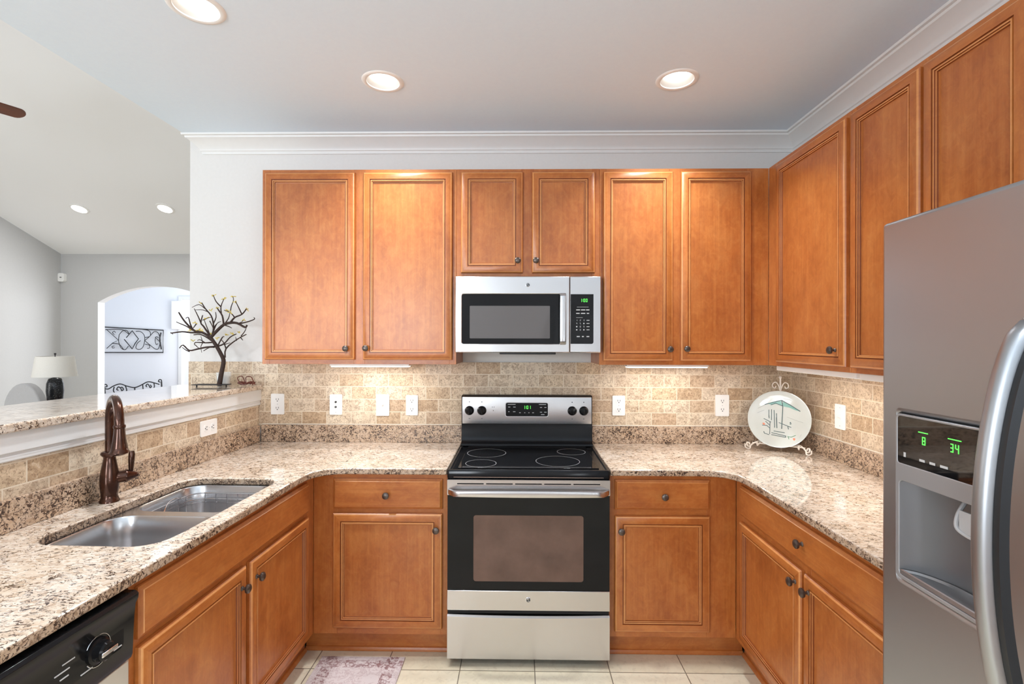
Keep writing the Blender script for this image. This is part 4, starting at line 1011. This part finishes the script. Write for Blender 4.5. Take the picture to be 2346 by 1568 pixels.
def pface(x, z):
    r = math.hypot(x, z)
    P = [(.0, .006), (.080, .004), (.120, -.002), (.160, -.0095), (.2, -.0095)]
    for (a, ya), (b, yb) in zip(P[:-1], P[1:]):
        if r <= b: return ya + (yb - ya) * (r - a) / (b - a) - .0006
    return -.01
def stroke(m, pts, r=.0011):
    S = []
    for (a, b), (c, d) in zip(pts[:-1], pts[1:]):
        for k in range(8): S.append((a + (c - a) * k / 8, b + (d - b) * k / 8))
    S.append(pts[-1]); m.tube([(x, pface(x, z), z) for x, z in S], r, 5)
def patch(m, pts):
    c = (sum(p[0] for p in pts) / len(pts), sum(p[1] for p in pts) / len(pts))
    q = [m.pt((x, pface(x, z) - .0003, z)) for x, z in pts]; k = m.pt((c[0], pface(*c) - .0003, c[1]))
    for i in range(len(pts)): m.face((q[i], q[(i + 1) % len(pts)], k))
def pc(u, v): return ((u - 690) / 590 * PR, -(v - 870) / 545 * PR)   # picture position on the plate
m = MB(PM)
patch(m, [pc(*p) for p in ((415, 605), (560, 545), (650, 522), (720, 520), (740, 600), (640, 575), (540, 600), (480, 590))]); patch(m, [pc(*p) for p in ((740, 600), (760, 530), (860, 580), (980, 640), (1075, 695), (980, 675), (880, 635), (780, 620))])
m.build('umbrella_canopy', plain('glaze_green', lin(120, 168, 156), .3), plt, world=True)
m = MB(PM)
for L in (((415, 605), (640, 530), (730, 505), (900, 590), (1075, 695)), ((730, 505), (755, 620), (748, 850), (745, 1050)), ((530, 605), (620, 565), (750, 610))): stroke(m, [pc(*p) for p in L], .0022)
for L in (((495, 700), (500, 850)), ((545, 690), (550, 900)), ((592, 700), (615, 1040)), ((640, 760), (658, 1045)), ((405, 880), (545, 940)), ((690, 935), (920, 1010)), ((525, 940), (530, 1170)), ((415, 1130), (430, 1165), (520, 1185)),
          ((560, 1140), (830, 1180)), ((600, 1105), (805, 1120)), ((825, 1175), (825, 1210)), ((855, 990), (870, 1050)), ((890, 930), (905, 910), (915, 945), (890, 950)), ((380, 1010), (470, 1010), (530, 1060)), ((440, 930), (520, 1000)), ((560, 1180), (820, 1205)), ((500, 800), (508, 870)), ((640, 840), (655, 1040))): stroke(m, [pc(*p) for p in L], .0017)
m.build('umbrella_and_chair_lines', plain('glaze_slate', lin(78, 98, 100), .3), plt, world=True)
m = MB(PM)
for L in (((290, 690), (440, 600)), ((285, 778), (410, 715)), ((760, 470), (915, 492)), ((840, 820), (1130, 905)), ((1080, 1190), (1105, 1125)), ((1090, 1215), (1130, 1180))): stroke(m, [pc(*p) for p in L], .0010)
m.build('fine_lines', plain('glaze_grey', lin(170, 172, 168), .3), plt, world=True)
m = MB(PM)
stroke(m, [pc(*p) for p in ((860, 1190), (930, 1190), (1005, 1150))], .0014); stroke(m, [pc(*p) for p in ((865, 1180), (885, 1235))], .0014); m.build('painted_leaf', plain('glaze_leaf', lin(70, 130, 90), .3), plt, world=True)
m = MB(PM)
patch(m, [pc(*p) for p in ((955, 1210), (990, 1205), (1005, 1225), (985, 1255), (960, 1240))]); patch(m, [pc(*p) for p in ((380, 970), (415, 960), (440, 990), (410, 1010))]); m.build('painted_flowers', plain('glaze_coral', lin(214, 128, 96), .3), plt, world=True)

# ------------------------------------------------------------------ rug
o = bx('kitchen_rug', 0, .400, -1.05, 0, .001, .007, RUG, bevel=.002)
o.location = (-.985, -.612, 0); tag(o, 'faded pink and grey patterned rug on the tile floor by the sink cabinet', 'rug')

# ------------------------------------------------------------------ living room things
LY = 1.9; s = (LY + 2.982) / 3.982
c = px3(126, 900, LY); bx_, by_ = c.x, LY
zt = px3(126, 817, LY).z; zb = px3(126, 863, LY).z; z0 = .86
lp = thing('table_lamp', 'black speckled ceramic table lamp with a white drum shade, beyond the bar', 'lamp', (bx_, by_, z0))
m = MB(); H = zb - .01 - z0
m.lathe([(.045, 0), (.05, .01), (.062, H * .25), (.070, H * .55), (.066, H * .8), (.050, H * .96), (.02, H), (.012, H + .01)], (0, 0, 0), 28); m.build('base', SPECK, lp, smooth=60)
m = MB(); ha = (px3(176, 840, LY).x - px3(80, 840, LY).x) / 2 * .80
m.lathe([(ha + .004, zb - z0), (ha - .022, zt - z0), (ha - .026, zt - z0), (ha, zb - z0)], (0, 0, 0), 40, cap0=False, cap1=False); m.build('shade', SHADE, lp, smooth=60, fix=False)
m = MB(); m.tube([(0, 0, H), (0, 0, zt - z0 + .02)], .004, 8); m.ball((0, 0, zt - z0 + .025), .010); m.build('stem', BIRON, lp)
ctb = thing('console_table', 'dark wood console table carrying the black speckled lamp', 'table', (bx_, by_, 0))
bx('tabletop', -.6, .6, -.2, .2, .83, .859, FANW, ctb, 'x', .003)
for x in (-.56, .56):
    for y in (-.16, .16): bx('leg', x - .025, x + .025, y - .025, y + .025, .001, .829, FANW, ctb, 'z', .002)
YC = 1.55
xa, xb, zt2 = px3(18, 930, YC).x, px3(106, 930, YC).x, px3(62, 878, YC).z
ch = thing('rounded_chair', 'light grey chair with a rounded back, left of the table lamp', 'chair', ((xa + xb) / 2, YC, 0))
hwid = (xb - xa) / 2
pl = [(-hwid, .40), (hwid, .40)] + [(hwid * math.cos(a), zt2 - .28 + .28 * math.sin(a)) for a in [R(q) for q in range(0, 181, 12)]]
m = MB(); m.prism(pl, 'y', -.05, .03); m.build('backrest', GREYF, ch, .012, 3)
bx('seat', -hwid, hwid, -.50, -.051, .30, .46, GREYF, ch, bevel=.02)
for x in (-hwid + .05, hwid - .05):
    for y in (-.46, -.02): bx('leg', x - .015, x + .015, y - .015, y + .015, .001, .30 if y < -.1 else .40, FANW, ch)
# motion sensor in the far corner
q = px3(142, 636, 3.97)
sn = thing('motion_sensor', 'small white motion sensor high in the far corner of the living room', 'sensor', (q.x, 3.998, q.z))
m = MB(); m.M = Matrix.Rotation(R(90), 4, 'X'); m.plate(rrect(-.045, .045, -.06, .06, .025, 5), [], 0, .05); m.build('housing', WHITEP, sn, .008)
bx('lens', -.012, .012, -.053, -.050, -.006, .004, INK, sn)
# ceiling fan
hub = Vector((-3.965, .026, 3.165))
fn = thing('ceiling_fan', 'ceiling fan of which one brown wooden blade tip shows at the left edge', 'ceiling fan', tuple(hub))
m = MB(); m.lathe([(.03, -.12), (.09, -.10), (.12, -.03), (.12, .05), (.06, .10), (.02, .12)], (0, 0, 0), 28); m.build('motor_housing', BIRON, fn, smooth=60)
zc = 2.757 + .39 * (4.0 - hub.y) - hub.z
m = MB(); m.tube([(0, 0, .11), (0, 0, zc - .03)], .014, 10); m.build('downrod', BIRON, fn)
tipd = R(62)
for k in range(5):
    a = tipd + k * 2 * math.pi / 5
    m = MB(); m.M = Matrix.Rotation(a, 4, 'Z') @ Matrix.Rotation(R(-14), 4, 'X')
    pts = [(.16, -.045)] + [(.20, -.055), (.45, -.065)] + [(.60 + .05 * math.cos(t), .065 * math.sin(t) * .98) for t in [R(q) for q in range(-80, 81, 16)]] + [(.45, .065), (.20, .055), (.16, .045)]
    m.prism(pts, 'z', -.004, .004, g='x'); bl = m.build('blade', FANW, fn, .0015)
    m = MB(); m.M = Matrix.Rotation(a, 4, 'Z') @ Matrix.Rotation(R(-14), 4, 'X'); m.box(.10, .20, -.02, .02, .0045, .010); m.build('blade_bracket', BIRON, bl)

# ------------------------------------------------------------------ dining room things
DY = 6.56
def dp_(u, v, y): return px3(210 + u / 5.225, 640 + v / 5.225, y)
ia = thing('iron_wall_art', 'rectangular black scrolled iron wall panel seen through the arch', 'wall art', tuple(dp_(500, 880, DY)))
m = MB()
def dl_(pts, r=.0065, y=DY, sm=True):
    P = [dp_(u, v, y) for u, v in pts]; m.tube(smooth(P, 4) if sm else P, r, 6)
dl_([(60, 568), (60, 878), (855, 878), (858, 612), (60, 568)], .010, sm=False)
for s0 in (0, 1):
    pass
dl_([(330, 665), (370, 620), (420, 615), (445, 660), (420, 690)]); dl_([(330, 665), (322, 740), (350, 820), (400, 845), (440, 800)]); dl_([(415, 700), (485, 618), (560, 715), (520, 770), (485, 835), (390, 720)], .009, sm=False)
dl_([(530, 625), (590, 630), (635, 690), (620, 800), (575, 842), (530, 825), (545, 770), (585, 735)]); dl_([(600, 600), (690, 620), (700, 680), (640, 700)]); dl_([(635, 735), (690, 690), (750, 628), (800, 650), (822, 740), (800, 830), (760, 835), (700, 790), (640, 740)])
dl_([(175, 600), (320, 730), (250, 765), (180, 830)], sm=False); dl_([(165, 605), (300, 600), (380, 610), (440, 655)]); dl_([(270, 665), (250, 640), (270, 622), (285, 640)], .006); dl_([(270, 800), (245, 805), (250, 825), (275, 820)], .006)
dl_([(250, 770), (330, 780), (380, 840)]); dl_([(640, 780), (690, 790), (690, 825), (665, 828)], .006); dl_([(800, 700), (770, 690), (760, 740), (775, 785), (790, 770)], .006); dl_([(760, 695), (830, 765)], .006, sm=False)
dl_([(830, 640), (815, 720), (835, 840)], .012); dl_([(95, 610), (100, 870)], .008, sm=False)
m.build('scrollwork', BIRON, ia, world=True)
bd = thing('iron_bench', 'scroll-backed black iron bench against the bright dining-room wall', 'bench', (dp_(500, 1400, 6.2).x, 6.2, 0))
m = MB(); BYY = 6.3
for P in ([(155, 1310), (200, 1315), (260, 1280), (340, 1255), (420, 1280), (510, 1298), (580, 1275), (670, 1230), (740, 1240), (810, 1260)], [(155, 1300), (150, 1265), (175, 1262), (185, 1285), (165, 1290)], [(835, 1260), (835, 1210), (810, 1205), (800, 1225), (818, 1232)],
          [(400, 1270), (420, 1330), (400, 1380), (450, 1420)], [(270, 1290), (262, 1340), (300, 1380), (380, 1420)], [(610, 1260), (620, 1330), (650, 1350), (600, 1430)], [(745, 1245), (750, 1290), (720, 1330), (650, 1350)],
          [(320, 1330), (300, 1320), (320, 1290), (350, 1310), (360, 1335), (380, 1320), (365, 1295), (345, 1300)], [(660, 1290), (650, 1275), (670, 1255), (690, 1280), (700, 1300), (715, 1285), (700, 1265)]): dl_(P, .010, BYY)
dl_([(155, 1300), (165, 1420)], .012, BYY, False); dl_([(835, 1225), (845, 1420)], .014, BYY, False); dl_([(515, 1300), (520, 1420)], .012, BYY, False)
m.build('scroll_back', BIRON, bd, world=True)
A0, A1 = dp_(155, 1420, BYY), dp_(845, 1420, BYY)
m = MB(); m.box(A0.x, A1.x, BYY - .45, BYY - .02, .40, .43); m.build('seat', BIRON, bd, .003, world=True)
for x in (A0.x + .03, A1.x - .03):
    for y, zt_ in ((BYY - .43, .40), (BYY, A0.z)): m = MB(); m.tube([(x, y, .001), (x, y, zt_)], .014, 8); m.build('leg', BIRON, bd, world=True)
# white door with casing on the dining wall
D0, D1 = px3(417, 700, 6.58).x, px3(460, 700, 6.58).x
m = MB(); m.box(D0 - .07, D0, 6.57, 6.598, 0, 2.4, 'z'); m.box(D0, D0 + 1.0, 6.57, 6.598, 2.33, 2.4, 'x'); struct(m.build('trim_4', TPAINT, None, .004))
q0, q1 = px3(396, 755, 6.56), px3(412, 690, 6.56)
bxo = bx('wall_box', 0, q1.x - q0.x, -.09, 0, 0, q1.z - q0.z, WHITEP, bevel=.01); bxo.location = (q0.x, 6.598, q0.z)
tag(bxo, 'small pale box mounted on the dining-room wall right of the iron panel', 'wall box')
